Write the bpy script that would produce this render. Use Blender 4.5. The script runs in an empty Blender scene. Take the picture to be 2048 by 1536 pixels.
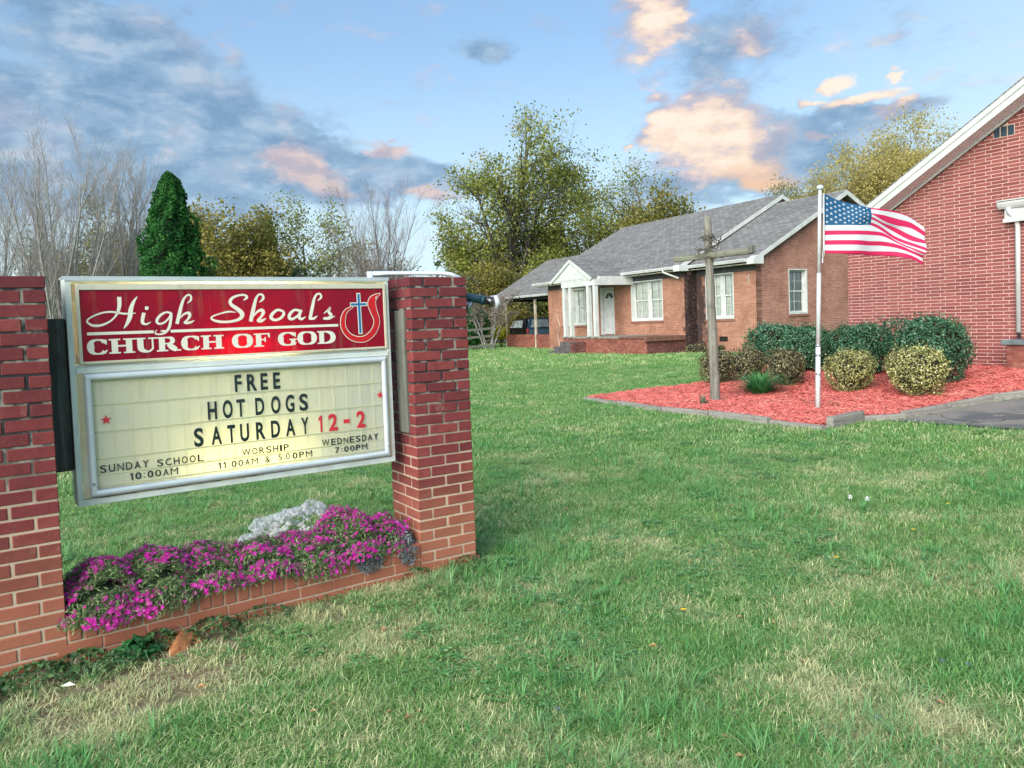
import bpy, math, random
import numpy as np
from math import sin, cos, pi, radians, sqrt, atan2
from mathutils import Vector, Matrix, Euler
random.seed(7)
RNG = np.random.default_rng(11)
SC = bpy.context.scene
COL = SC.collection

# ------------------------------------------------------------------ camera
PITCH, ROLL, CAMH = radians(2.54), radians(2.10), 1.55
cam_d = bpy.data.cameras.new('camera')
cam_d.sensor_fit = 'HORIZONTAL'
cam_d.sensor_width = 36.0
cam_d.lens = 36.0 * 1540 / 2048
cam_d.shift_y = -54.0 / 2048
cam_d.clip_start = 0.05
cam_d.clip_end = 3000
cam = bpy.data.objects.new('camera', cam_d)
COL.objects.link(cam)
fwd = Vector((0, cos(PITCH), -sin(PITCH)))
rt0 = Vector((1, 0, 0)); dn0 = fwd.cross(rt0)
rt = cos(ROLL) * rt0 + sin(ROLL) * dn0
up = rt.cross(fwd)
cam.matrix_world = Matrix(((rt.x, up.x, -fwd.x, 0), (rt.y, up.y, -fwd.y, 0), (rt.z, up.z, -fwd.z, CAMH), (0, 0, 0, 1)))
SC.camera = cam

# ------------------------------------------------------------------ view, world, sun
SC.view_settings.view_transform = 'Standard'
SC.view_settings.look = 'None'
SC.view_settings.exposure = 1.08
SC.view_settings.gamma = 1.0
SC.view_settings.use_curve_mapping = False
SUN_AZ, SUN_EL = radians(-150), radians(28)
W = bpy.data.worlds.new('World'); SC.world = W; W.use_nodes = True

class NT:
    """small helper to write node trees"""
    def __init__(s, nt): s.nt = nt; s.n = nt.nodes; s.l = nt.links
    def node(s, t, **kw):
        nd = s.n.new(t)
        for k, v in kw.items(): setattr(nd, k, v)
        return nd
    def put(s, sock, v):
        if isinstance(v, bpy.types.NodeSocket): s.l.new(v, sock)
        elif v is not None: sock.default_value = v
    def math(s, op, a, b=None, c=None, clamp=False):
        nd = s.node('ShaderNodeMath', operation=op, use_clamp=clamp)
        s.put(nd.inputs[0], a); s.put(nd.inputs[1], b)
        if c is not None: s.put(nd.inputs[2], c)
        return nd.outputs[0]
    def vmath(s, op, a, b=None):
        nd = s.node('ShaderNodeVectorMath', operation=op)
        s.put(nd.inputs[0], a); s.put(nd.inputs[1], b)
        return nd.outputs['Value'] if op in ('LENGTH', 'DOT_PRODUCT') else nd.outputs[0]
    def noise(s, vec, scale, detail=3, rough=.55, dist=0.0, col=False):
        nd = s.node('ShaderNodeTexNoise')
        s.put(nd.inputs['Vector'], vec); nd.inputs['Scale'].default_value = scale
        nd.inputs['Detail'].default_value = detail; nd.inputs['Roughness'].default_value = rough
        nd.inputs['Distortion'].default_value = dist
        return nd.outputs['Color' if col else 'Fac']
    def mr(s, v, a, b, c=0.0, d=1.0, smooth=True):
        nd = s.node('ShaderNodeMapRange', interpolation_type='SMOOTHSTEP' if smooth else 'LINEAR')
        s.put(nd.inputs['Value'], v); nd.inputs['From Min'].default_value = a; nd.inputs['From Max'].default_value = b
        s.put(nd.inputs['To Min'], c); s.put(nd.inputs['To Max'], d)
        return nd.outputs[0]
    def mix(s, f, a, b, mode='MIX'):
        nd = s.node('ShaderNodeMix', data_type='RGBA', blend_type=mode)
        s.put(nd.inputs[0], f); s.put(nd.inputs[6], c4(a)); s.put(nd.inputs[7], c4(b))
        return nd.outputs[2]
    def ramp(s, f, stops):
        nd = s.node('ShaderNodeValToRGB')
        e = nd.color_ramp.elements
        while len(e) < len(stops): e.new(.5)
        for i, (p, c) in enumerate(stops): e[i].position = p; e[i].color = c4(c)
        s.put(nd.inputs[0], f); return nd.outputs[0]
    def xyz(s, v):
        nd = s.node('ShaderNodeSeparateXYZ'); s.put(nd.inputs[0], v); return nd.outputs
    def comb(s, x, y, z):
        nd = s.node('ShaderNodeCombineXYZ')
        for i, v in enumerate((x, y, z)): s.put(nd.inputs[i], v)
        return nd.outputs[0]
def c4(c):
    if isinstance(c, bpy.types.NodeSocket) or c is None: return c
    return (c[0], c[1], c[2], 1.0)

CLOUD_GREY = [(-0.5102,0.2606,0.2208,0.0974,-0.21),(-0.5475,0.1898,0.1948,0.0779,0),(-0.3705,0.2502,0.1688,0.0519,-0.38),(-0.2445,0.2205,0.1429,0.0292,-0.21),(-0.2459,0.1909,0.1494,0.039,-0.09),(-0.1344,0.194,0.0844,0.0325,0),(-0.3417,0.157,0.0714,0.0143,-0.14),(-0.0232,0.3387,0.0377,0.0247,-0.17),(0.2794,0.3305,0.0779,0.0584,-0.26),(0.3464,0.2169,0.1234,0.0552,-0.31),(0.2449,0.157,0.1234,0.0312,0),(0.3626,0.175,0.0779,0.039,0),(0.4502,0.2248,0.0714,0.0143,0),(-0.4457,0.339,0.1558,0.039,-0.35)]
CLOUD_WARM = [(0.1829,0.3462,0.0532,0.0519,-0.35),(0.2022,0.374,0.0455,0.0325,0),(0.2996,0.3183,0.0208,0.0182,0),(0.2534,0.2525,0.0649,0.0357,0.17),(0.2163,0.2286,0.039,0.0208,0),(0.2766,0.2214,0.0779,0.039,0),(0.2578,0.1878,0.0714,0.0325,0),(0.305,0.1748,0.0357,0.0182,-0.17),(0.325,0.1541,0.039,0.0117,0),(0.1603,0.2222,0.0084,0.0058,0),(0.1868,0.2741,0.0208,0.0104,0),(0.411,0.263,0.0169,0.0078,0.35),(0.4347,0.2411,0.0422,0.0084,0.21),(0.4668,0.2289,0.026,0.0091,0.43),(0.3889,0.2453,0.0169,0.0058,0),(0.4637,0.2649,0.0104,0.0052,0.35),(-0.2678,0.2095,0.039,0.0273,0),(-0.2218,0.1863,0.039,0.0169,-0.17),(-0.1424,0.226,0.0292,0.0097,0),(0.3853,0.1955,0.0169,0.0078,0),(-0.0973,0.1733,0.039,0.0117,0)]
def build_world():
    nt = NT(W.node_tree); W.node_tree.nodes.clear()
    out = nt.node('ShaderNodeOutputWorld'); bg = nt.node('ShaderNodeBackground')
    sky = nt.node('ShaderNodeTexSky'); sky.sky_type = 'NISHITA'; sky.sun_disc = False
    sky.sun_elevation = SUN_EL; sky.sun_rotation = SUN_AZ
    sky.air_density = 1.0; sky.dust_density = 0.6; sky.ozone_density = 1.6
    d = nt.node('ShaderNodeTexCoord').outputs['Generated']
    x, y, z = nt.xyz(d)
    az = nt.math('ARCTAN2', x, y)
    el = nt.math('ARCSINE', z)
    q0 = nt.comb(az, el, 0.0)
    # stretch the noise sideways the higher it looks towards the horizon
    nv = nt.comb(nt.math('MULTIPLY', az, 1.0), nt.math('MULTIPLY', el, 2.0), 0.0)
    wn = nt.noise(nv, 9, 6, .6, col=True)
    warp = nt.vmath('MULTIPLY', nt.vmath('SUBTRACT', wn, (.5, .5, .5)), (.13, .075, 0))
    q = nt.vmath('ADD', q0, warp)
    def blobs(tab):
        acc = None
        for (a, e, wa, we, r) in tab:
            mp = nt.node('ShaderNodeMapping', vector_type='TEXTURE')
            nt.put(mp.inputs['Vector'], q)
            mp.inputs['Location'].default_value = (a, e, 0)
            mp.inputs['Rotation'].default_value = (0, 0, r)
            mp.inputs['Scale'].default_value = (wa * 1.5, we * 1.5, 1)
            L = nt.vmath('LENGTH', mp.outputs[0])
            m = nt.mr(L, 1.0, 0.0)
            acc = m if acc is None else nt.math('ADD', acc, m)
        return nt.math('MINIMUM', acc, 1.3)
    f1 = nt.noise(nv, 7, 9, .62)
    f2 = nt.noise(nv, 16, 9, .6, .3)
    elev = nt.mr(el, 0.0, .9, 0, 1, False)
    # clear sky: Nishita, brought towards the pale cyan of the evening picture
    base = nt.mix(1.0, sky.outputs[0], (.93, 1.0, 1.10), 'MULTIPLY')
    hor = nt.mr(el, .36, .0)
    base = nt.mix(.55, base, nt.mix(nt.mr(el, .40, .16), (1.65, 2.8, 3.95), (2.35, 3.5, 4.2)))
    base = nt.mix(nt.mr(az, .25, .75, 0, .55), base, (3.3, 4.3, 4.7))
    base = nt.mix(nt.math('MULTIPLY', hor, .62), base, (3.7, 4.35, 4.4))
    far = nt.math('MULTIPLY', nt.mr(nt.math('ABSOLUTE', az), .72, 1.3), .55)
    g = nt.math('ADD', blobs(CLOUD_GREY), far)
    gd = nt.mr(nt.math('ADD', g, nt.math('ADD', nt.math('MULTIPLY', nt.math('SUBTRACT', f1, .5), 2.6), nt.math('MULTIPLY', nt.math('SUBTRACT', f2, .5), 1.7))), .14, 1.0)
    gcol = nt.mix(nt.mr(f2, .35, .65), (1.02, 1.72, 2.60), (1.75, 2.5, 3.35))
    gcol = nt.mix(nt.math('MULTIPLY', nt.mr(nt.noise(nv, 3.5, 2), .50, .68), .6), gcol, (1.85, 2.0, 2.7))
    off = nt.vmath('ADD', nv, (-.012, .030, 0))
    rel = nt.math('ADD', nt.math('SUBTRACT', nt.noise(nv, 11, 5, .55), nt.noise(off, 11, 5, .55)), nt.math('MULTIPLY', nt.math('SUBTRACT', nt.noise(nv, 26, 5, .6), nt.noise(off, 26, 5, .6)), .6))
    gcol = nt.mix(nt.mr(rel, -.10, .16), nt.mix(1.0, gcol, (.90, .93, .96), 'MULTIPLY'), nt.mix(1.0, gcol, (1.22, 1.15, 1.10), 'MULTIPLY'))
    wob = nt.math('ADD', blobs(CLOUD_WARM), nt.math('MULTIPLY', nt.math('SUBTRACT', f2, .5), 1.9))
    wd = nt.mr(wob, .02, .85)
    tone = nt.math('ADD', nt.math('MULTIPLY', wob, .8), nt.math('ADD', nt.math('MULTIPLY', nt.math('SUBTRACT', nt.noise(nv, 22, 6, .6), .5), .9), nt.math('MULTIPLY', rel, 1.9)))
    tone = nt.math('SUBTRACT', tone, nt.math('MULTIPLY', nt.mr(az, .24, .38, -.05, .62), nt.mr(el, .245, .220)))
    tone = nt.math('ADD', tone, nt.math('MULTIPLY', nt.mr(az, .36, .40), nt.mr(el, .222, .240, 0, .7)))
    wcol = nt.ramp(nt.mr(tone, .1, 1.25, 0, 1, False), [(0, (.14, .20, .29)), (.30, (.27, .28, .33)), (.52, (.50, .40, .33)), (.75, (.62, .48, .33)), (1, (.66, .58, .44))])
    wcol = nt.mix(1.0, wcol, (10, 10, 10), 'MULTIPLY')
    wcol = nt.mix(nt.math('MULTIPLY', nt.mr(el, .20, .15), nt.mr(nt.math('ABSOLUTE', nt.math('SUBTRACT', az, .31)), .06, .02)), wcol, (5.4, 3.3, 1.5))
    wcol = nt.mix(nt.mr(az, 0.05, -.08), nt.mix(.45, wcol, (3.3, 2.6, 2.6)), nt.mix(nt.mr(rel, -.14, .14), (2.5, 2.3, 2.7), (3.7, 3.0, 2.9)))
    c = nt.mix(nt.math('MULTIPLY', gd, .9), base, gcol)
    c = nt.mix(nt.math('MULTIPLY', wd, .93), c, wcol)
    # below the horizon the world is only a dull ground colour
    c = nt.mix(nt.mr(z, -.01, -.06), c, (1.2, 1.5, 1.0))
    nt.put(bg.inputs[0], c); bg.inputs[1].default_value = 0.10
    nt.l.new(bg.outputs[0], out.inputs[0])
build_world()
W.cycles.sampling_method = 'MANUAL'; W.cycles.sample_map_resolution = 512
sl = bpy.data.lights.new('sun', 'SUN'); sl.energy = 2.9; sl.angle = radians(55); sl.color = (1, .93, .80)
sun = bpy.data.objects.new('sun', sl); COL.objects.link(sun)
sd = Vector((sin(SUN_AZ) * cos(SUN_EL), cos(SUN_AZ) * cos(SUN_EL), sin(SUN_EL)))
sun.rotation_euler = sd.to_track_quat('Z', 'Y').to_euler()
sun.location = (-20, -10, 20)
SC.cycles.use_denoising = True
SC.cycles.max_bounces = 8
SC.cycles.transparent_max_bounces = 12

# ------------------------------------------------------------------ object helpers
def tag(o, label=None, cat=None, group=None, kind=None):
    if label: o['label'] = label
    if cat: o['category'] = cat
    if group: o['group'] = group
    if kind: o['kind'] = kind
    return o
def empty(name, loc=(0, 0, 0), rz=0.0, label=None, cat=None, group=None):
    o = bpy.data.objects.new(name, None); COL.objects.link(o)
    o.location = loc; o.rotation_euler = (0, 0, rz); o.empty_display_size = .1
    return tag(o, label, cat, group)
def link(name, me, parent=None, loc=(0, 0, 0), rot=(0, 0, 0), scale=(1, 1, 1)):
    o = bpy.data.objects.new(name, me); COL.objects.link(o)
    o.parent = parent; o.location = loc; o.rotation_euler = rot; o.scale = scale
    return o
def children(o): return [c for c in o.children]
def copy_tree(o, parent=None):
    c = o.copy(); COL.objects.link(c); c.parent = parent
    for ch in children(o): copy_tree(ch, c)
    return c

class MB:
    """collects faces and links them as one mesh"""
    def __init__(s, T=None): s.v = []; s.f = []; s.mi = []; s.T = T; s.cur = 0
    def add(s, vs, fs):
        b = len(s.v)
        s.v += [tuple(s.T(*p)) if s.T else tuple(p) for p in vs]
        s.f += [tuple(b + i for i in f) for f in fs]; s.mi += [s.cur] * len(fs)
    def box(s, x0, x1, y0, y1, z0, z1):
        s.add([(x0,y0,z0),(x1,y0,z0),(x1,y1,z0),(x0,y1,z0),(x0,y0,z1),(x1,y0,z1),(x1,y1,z1),(x0,y1,z1)],
              [(0,3,2,1),(4,5,6,7),(0,1,5,4),(1,2,6,5),(2,3,7,6),(3,0,4,7)])
    def prism(s, prof, x0, x1, axis='x'):
        n = len(prof); vs = []
        for X in (x0, x1):
            for a, b in prof:
                vs.append((X, a, b) if axis == 'x' else ((a, X, b) if axis == 'y' else (a, b, X)))
        fs = [tuple(range(n - 1, -1, -1)), tuple(range(n, 2 * n))] + [(i, (i + 1) % n, n + (i + 1) % n, n + i) for i in range(n)]
        s.add(vs, fs)
    def tube(s, pts, rad, n=6, cap=True):
        P = [Vector(p) for p in pts]; m = len(P)
        if not hasattr(rad, '__len__'): rad = [rad] * m
        vs = []; prev = None
        for i in range(m):
            d = (P[min(i + 1, m - 1)] - P[max(i - 1, 0)])
            if d.length < 1e-9: d = Vector((0, 0, 1))
            d.normalize()
            if prev is None:
                a = d.cross(Vector((0, 0, 1)))
                if a.length < .05: a = d.cross(Vector((1, 0, 0)))
            else:
                a = prev - d * prev.dot(d)
            a.normalize(); prev = a; b = d.cross(a)
            for k in range(n):
                t = 2 * pi * k / n
                vs.append(tuple(P[i] + (a * cos(t) + b * sin(t)) * rad[i]))
        fs = [(i*n+k, i*n+(k+1)%n, (i+1)*n+(k+1)%n, (i+1)*n+k) for i in range(m-1) for k in range(n)]
        if cap: fs += [tuple(range(n-1, -1, -1)), tuple((m-1)*n + k for k in range(n))]
        s.add(vs, fs)
    def lathe(s, prof, n=16, c=(0, 0)):
        vs = [(c[0] + r * cos(2*pi*k/n), c[1] + r * sin(2*pi*k/n), z) for r, z in prof for k in range(n)]
        m = len(prof)
        fs = [(i*n+k, i*n+(k+1)%n, (i+1)*n+(k+1)%n, (i+1)*n+k) for i in range(m-1) for k in range(n)]
        fs += [tuple(range(n-1, -1, -1)), tuple((m-1)*n + k for k in range(n))]
        s.add(vs, fs)
    def mesh(s, name, mats, smooth=False):
        me = bpy.data.meshes.new(name); me.from_pydata(s.v, [], s.f)
        if not isinstance(mats, (list, tuple)): mats = [mats]
        for m in mats: me.materials.append(m)
        if any(s.mi): me.polygons.foreach_set('material_index', s.mi)
        if smooth: me.polygons.foreach_set('use_smooth', [True] * len(s.f))
        me.update(); return me
    def build(s, name, mats, parent=None, loc=(0,0,0), rz=0.0, smooth=False, bevel=0):
        o = link(name, s.mesh(name, mats, smooth), parent, loc, (0, 0, rz))
        if bevel:
            b = o.modifiers.new('bevel', 'BEVEL'); b.width = bevel; b.segments = 2; b.limit_method = 'ANGLE'; b.harden_normals = False
        return o

# ------------------------------------------------------------------ material helpers
def mat(name):
    m = bpy.data.materials.new(name); m.use_nodes = True
    nt = NT(m.node_tree); p = m.node_tree.nodes['Principled BSDF']
    return m, nt, p
def bump(nt, p, h, strength=.3, dist=.01):
    b = nt.node('ShaderNodeBump'); b.inputs['Strength'].default_value = strength; b.inputs['Distance'].default_value = dist
    nt.put(b.inputs['Height'], h); nt.l.new(b.outputs[0], p.inputs['Normal'])
def pos(nt): return nt.node('ShaderNodeNewGeometry').outputs['Position']
def objc(nt): return nt.node('ShaderNodeTexCoord').outputs['Object']
def rnd(nt): return nt.node('ShaderNodeObjectInfo').outputs['Random']
def island(nt): return nt.node('ShaderNodeNewGeometry').outputs['Random Per Island']
def simple(name, c1, c2=None, scale=8, rough=.6, metal=0, bumpv=0, spec=.4, detail=4, world=True):
    m, nt, p = mat(name)
    if c2 is None: c2 = tuple(v * .8 for v in c1)
    v = pos(nt) if world else objc(nt)
    f = nt.noise(v, scale, detail)
    nt.put(p.inputs['Base Color'], nt.mix(nt.mr(f, .35, .65), c1, c2))
    p.inputs['Roughness'].default_value = rough; p.inputs['Metallic'].default_value = metal
    p.inputs['Specular IOR Level'].default_value = spec
    if bumpv: bump(nt, p, nt.noise(v, scale * 4, 5), bumpv, .004)
    return m
M = {}
M['white'] = simple('white_paint', (.60, .63, .64), (.50, .54, .54), 3, .5)
M['white_aged'] = simple('aged_white_paint', (.66, .66, .60), (.42, .40, .33), 5, .6)
M['alu'] = simple('pale_aluminium', (.66, .74, .82), (.58, .66, .75), 6, .35, .25)
M['cabinet'] = simple('cabinet_paint', (.66, .73, .73), (.56, .62, .62), 7, .45, .05)
M['cream_edge'] = simple('yellowed_plastic', (.66, .64, .52), (.62, .52, .33), 6, .5)
M['dark'] = simple('dark_gap', (.012, .013, .015), (.02, .02, .02), 5, .9)
M['black'] = simple('black_vinyl', (.012, .028, .035), (.018, .032, .04), 9, .4)
M['redv'] = simple('red_vinyl', (.62, .03, .06), (.55, .03, .05), 9, .4)
M['bluev'] = simple('blue_vinyl', (.02, .16, .42), (.02, .14, .38), 9, .4)
M['whitev'] = simple('white_vinyl', (.80, .78, .72), (.76, .74, .68), 9, .4)
M['flamev'] = simple('flame_red_vinyl', (.60, .012, .02), (.50, .01, .02), 9, .4)
M['polewhite'] = simple('painted_aluminium', (.62, .67, .70), (.52, .57, .60), 9, .35, .15)
M['steel'] = simple('galvanised_steel', (.45, .50, .53), (.32, .36, .38), 20, .35, .8)
M['conc'] = simple('old_concrete', (.30, .28, .25), (.19, .18, .165), 6, .9, 0, .5)
M['asphalt_c'] = simple('cap_stone', (.16, .20, .22), (.11, .14, .16), 6, .7)

def panel_mat(name, c1, c2, trans=.5):
    m, nt, p = mat(name); m.node_tree.nodes.remove(p)
    out = m.node_tree.nodes['Material Output']
    v = objc(nt)
    col = nt.mix(nt.mr(nt.noise(v, 4, 4), .3, .7), c1, c2)
    x, y, z = nt.xyz(v)
    # run-off dirt from the upper edge, thin streaks
    st = nt.noise(nt.comb(nt.math('MULTIPLY', x, 26), nt.math('MULTIPLY', z, 2.5), 0), 1.0, 4)
    d1 = nt.node('ShaderNodeBsdfDiffuse'); t1 = nt.node('ShaderNodeBsdfTranslucent')
    nt.put(d1.inputs[0], nt.mix(nt.math('MULTIPLY', nt.mr(st, .52, .72), .25), col, (.30, .27, .18)))
    nt.put(t1.inputs[0], col)
    mx = nt.node('ShaderNodeMixShader'); mx.inputs[0].default_value = trans
    nt.l.new(d1.outputs[0], mx.inputs[1]); nt.l.new(t1.outputs[0], mx.inputs[2])
    g = nt.node('ShaderNodeBsdfGlossy'); g.inputs['Roughness'].default_value = .22
    fr = nt.node('ShaderNodeFresnel'); fr.inputs[0].default_value = 1.4
    m2 = nt.node('ShaderNodeMixShader'); nt.l.new(fr.outputs[0], m2.inputs[0])
    nt.l.new(mx.outputs[0], m2.inputs[1]); nt.l.new(g.outputs[0], m2.inputs[2])
    nt.l.new(m2.outputs[0], out.inputs[0]); return m
M['board'] = panel_mat('message_acrylic', (.74, .77, .68), (.80, .79, .66), .42)
M['redpanel'] = panel_mat('red_acrylic', (.46, .004, .030), (.36, .004, .045), .45)
def emis(name, c, s):
    m, nt, p = mat(name); p.inputs['Base Color'].default_value = (.8, .8, .8, 1)
    p.inputs['Emission Color'].default_value = (*c, 1); p.inputs['Emission Strength'].default_value = s; return m
M['tube'] = emis('fluorescent_tube', (1, .82, .36), 85)
M['hedge_cream'] = panel_mat('cream_border', (.66, .66, .58), (.66, .62, .48), .12)

def brick_mat(name, lo, hi, mid, stain=.5, low_orange=None):
    """fired clay brick; colour changes from brick to brick, soot and lime on the faces"""
    m, nt, p = mat(name)
    r = rnd(nt); P = pos(nt)
    c = nt.ramp(r, [(0, lo), (.5, mid), (1, hi)])
    f = nt.noise(P, 22, 6, .65)
    c = nt.mix(nt.math('MULTIPLY', nt.mr(f, .42, .72), stain), c, tuple(v * .45 for v in mid))
    lm_ = nt.noise(P, 7, 5, .7)
    c = nt.mix(nt.math('MULTIPLY', nt.mr(lm_, .58, .74), .35), c, (.42, .27, .22))
    sp = nt.noise(P, 190, 2)
    c = nt.mix(nt.math('MULTIPLY', nt.mr(sp, .66, .76), .35), c, (.45, .36, .32))
    if low_orange:
        z = nt.xyz(P)[2]
        k = nt.mr(nt.math('ADD', z, nt.math('MULTIPLY', nt.math('SUBTRACT', nt.noise(P, 5, 3), .5), .35)), .75, .02)
        c = nt.mix(nt.math('MULTIPLY', k, .75), c, low_orange)
        k2 = nt.mr(nt.math('ADD', z, nt.math('MULTIPLY', nt.math('SUBTRACT', nt.noise(P, 4, 3), .5), .5)), 1.45, 1.95)
        c = nt.mix(nt.math('MULTIPLY', k2, .55), c, (.10, .018, .032))
    nt.put(p.inputs['Base Color'], c); p.inputs['Roughness'].default_value = .78
    p.inputs['Specular IOR Level'].default_value = .3
    bump(nt, p, nt.math('ADD', nt.noise(P, 60, 6, .7), nt.math('MULTIPLY', nt.noise(P, 300, 2), .4)), .55, .004)
    return m
M['brickP'] = brick_mat('pillar_brick', (.145, .028, .034), (.26, .056, .055), (.20, .038, .042), .40, (.42, .165, .095))
M['brickC'] = brick_mat('church_brick', (.215, .058, .058), (.31, .092, .086), (.26, .072, .070), .22)
m, nt, p = mat('pillar_mortar')
P = pos(nt); z = nt.xyz(P)[2]
k = nt.mr(nt.math('ADD', z, nt.math('MULTIPLY', nt.math('SUBTRACT', nt.noise(P, 6, 4), .5), .55)), .55, 1.15)
c = nt.mix(k, nt.mix(nt.noise(P, 30, 3), (.60, .47, .36), (.44, .35, .27)), nt.mix(nt.mr(nt.noise(P, 12, 4), .45, .62), (.028, .032, .04), (.26, .26, .23)))
nt.put(p.inputs['Base Color'], c); p.inputs['Roughness'].default_value = .95
bump(nt, p, nt.noise(P, 120, 5), .6, .004); M['mortarP'] = m
M['mortarC'] = simple('church_mortar', (.64, .46, .42), (.54, .40, .36), 15, .95, 0, .4)
# weathered timber
def wood_mat(name, c1, c2, axis=2, sc=9):
    m, nt, p = mat(name); v = objc(nt); x, y, z = nt.xyz(v)
    comp = [x, y, z]
    s3 = [nt.math('MULTIPLY', comp[i], 1.2 if i == axis else 26.0) for i in range(3)]
    f = nt.noise(nt.comb(*s3), 1.0, 6, .65, .6)
    g = nt.noise(v, sc, 3)
    c = nt.mix(nt.mr(f, .3, .7), c1, c2)
    c = nt.mix(nt.math('MULTIPLY', nt.mr(g, .5, .75), .5), c, tuple(v * .5 for v in c1))
    nt.put(p.inputs['Base Color'], c); p.inputs['Roughness'].default_value = .85
    bump(nt, p, f, .7, .006); return m
M['post'] = wood_mat('grey_post_wood', (.095, .105, .095), (.21, .22, .19))
M['darkpost'] = wood_mat('dark_post_wood', (.03, .038, .038), (.10, .12, .11))
M['crosswood'] = wood_mat('cross_wood', (.13, .13, .11), (.27, .265, .235))
M['crossarm'] = wood_mat('cross_arm_wood', (.13, .14, .105), (.25, .26, .20), 0)
M['timber'] = wood_mat('edging_timber', (.17, .165, .15), (.34, .33, .31), 0)
# ------------------------------------------------------------------ the ground
def sstep(t): t = np.clip(t, 0, 1); return t * t * (3 - 2 * t)
CHX, CHY, CHA = 7.747, 17.675, radians(-58.7)           # church corner and the direction its wall runs
def ground_z(x, y):
    x = np.asarray(x, float); y = np.asarray(y, float)
    d = (9.27 - x) * .8545 + (15.2 - y) * .5195          # metres in front of the church wall
    along = (x - CHX) * .5195 - (y - CHY) * .8545        # along the wall, 0 at its corner
    w = sstep((5 - d) / 5) * sstep((along + 5.5) / 4.5)
    z = -.04 + .34 * w * sstep((y - 4) / 5)
    z = z + .12 * sstep((y - 16) / 14)
    return z + .012 * np.sin(x * 1.3 + y * .7) * np.cos(y * 1.1 - x * .4) * sstep((np.hypot(x, y) - 1) / 6)
# bed, drive and path outlines on the ground
BED = [(1.42, 15.30), (1.897, 14.35), (2.495, 12.95), (3.061, 12.13), (3.676, 11.02), (4.11, 10.22), (4.38, 10.62), (4.95, 11.15), (5.403, 11.12), (6.239, 11.50), (7.202, 11.88), (7.95, 11.99), (10.5, 12.2), (10.2, 13.7), (7.70, 17.7), (6.8, 18.6), (5.0, 18.0), (4.5, 16.9), (4.096, 16.83), (2.864, 16.6), (1.9, 15.75)]
DRIVE = [(5.30, 10.86), (5.55, 10.62), (6.385, 9.60), (8.2, 7.6), (12, 4.5), (16, 2.0), (20, 6), (13, 12.1), (10.6, 12.15), (7.95, 11.83), (7.2, 11.73), (6.24, 11.36), (5.55, 11.02)]
def inside(poly, x, y):
    x = np.asarray(x); y = np.asarray(y); r = np.zeros(x.shape, bool); n = len(poly); j = n - 1
    for i in range(n):
        xi, yi = poly[i]; xj, yj = poly[j]
        c = ((yi > y) != (yj > y)) & (x < (xj - xi) * (y - yi) / (yj - yi + 1e-12) + xi)
        r ^= c; j = i
    return r
# one sheet to the horizon, finer near the camera
def ring_sheet():
    rs = np.concatenate([np.linspace(.3, 9, 46), np.linspace(9.4, 50, 90), np.geomspace(52, 1500, 26)])
    na = 220; th = np.linspace(0, 2 * pi, na, endpoint=False)
    vs = [(0, 0, float(ground_z(0, 0)))]
    for r in rs:
        X = r * np.sin(th); Y = r * np.cos(th); Z = ground_z(X, Y)
        vs += list(zip(X.tolist(), Y.tolist(), Z.tolist()))
    fs = [(0, 1 + (k + 1) % na, 1 + k) for k in range(na)]
    for i in range(len(rs) - 1):
        a = 1 + i * na; b = a + na
        fs += [(a + k, a + (k + 1) % na, b + (k + 1) % na, b + k) for k in range(na)]
    return vs, fs
m, nt, p = mat('lawn_soil')
P = pos(nt)
def lawn_color(nt, P, r=None):
    big = nt.noise(P, .55, 4, .6); mid = nt.noise(P, 1.7, 5, .6); fine = nt.noise(P, 14, 4)
    c = nt.mix(nt.mr(big, .35, .65), (.085, .29, .065), (.15, .34, .08))
    c = nt.mix(nt.math('MULTIPLY', nt.mr(nt.noise(P, 2.6, 4, .6), .50, .68), .55), c, (.035, .15, .045))
    c = nt.mix(nt.mr(mid, .44, .66), c, (.31, .43, .19))
    yn = nt.xyz(P)[1]
    # drier thatch in patches, most of it near the sign
    dry = nt.noise(P, 1.05, 5, .65, .4)
    nearm = nt.mr(yn, 12, 3.5, -.03, .055, False)
    xn = nt.xyz(P)[0]
    qy = nt.math('ADD', nt.math('MULTIPLY', nt.math('ADD', xn, 2.212), -.5906), nt.math('MULTIPLY', nt.math('SUBTRACT', yn, 3.687), .807))
    foot = nt.math('MULTIPLY', nt.mr(qy, -.95, -.25), nt.mr(qy, .25, -.0))
    foot = nt.math('MULTIPLY', foot, nt.mr(xn, .3, -.6))
    nearm = nt.math('ADD', nearm, nt.math('MULTIPLY', foot, .13))
    c = nt.mix(nt.mr(nt.math('ADD', dry, nearm), .57, .73), c, (.46, .45, .28))
    return c, dry, nearm, fine
c, dry, nearm, fine = lawn_color(nt, P)
c = nt.mix(nt.mr(fine, .3, .7), c, nt.mix(1.0, c, (.55, .6, .5), 'MULTIPLY'))
c = nt.mix(nt.mr(nt.noise(P, 60, 3), .5, .7), c, (.16, .14, .085))
c = nt.mix(nt.mr(nearm, .05, .12), c, nt.mix(nt.noise(P, 40, 4), (.34, .27, .19), (.20, .155, .11)))
nt.put(p.inputs['Base Color'], c); p.inputs['Roughness'].default_value = .95; p.inputs['Specular IOR Level'].default_value = .1
bump(nt, p, nt.noise(P, 35, 5, .7), 1.0, .03)
M['soil'] = m
vs, fs = ring_sheet()
b = MB(); b.add(vs, fs); g = b.build('ground', M['soil'], smooth=True); tag(g, kind='structure')

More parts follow.
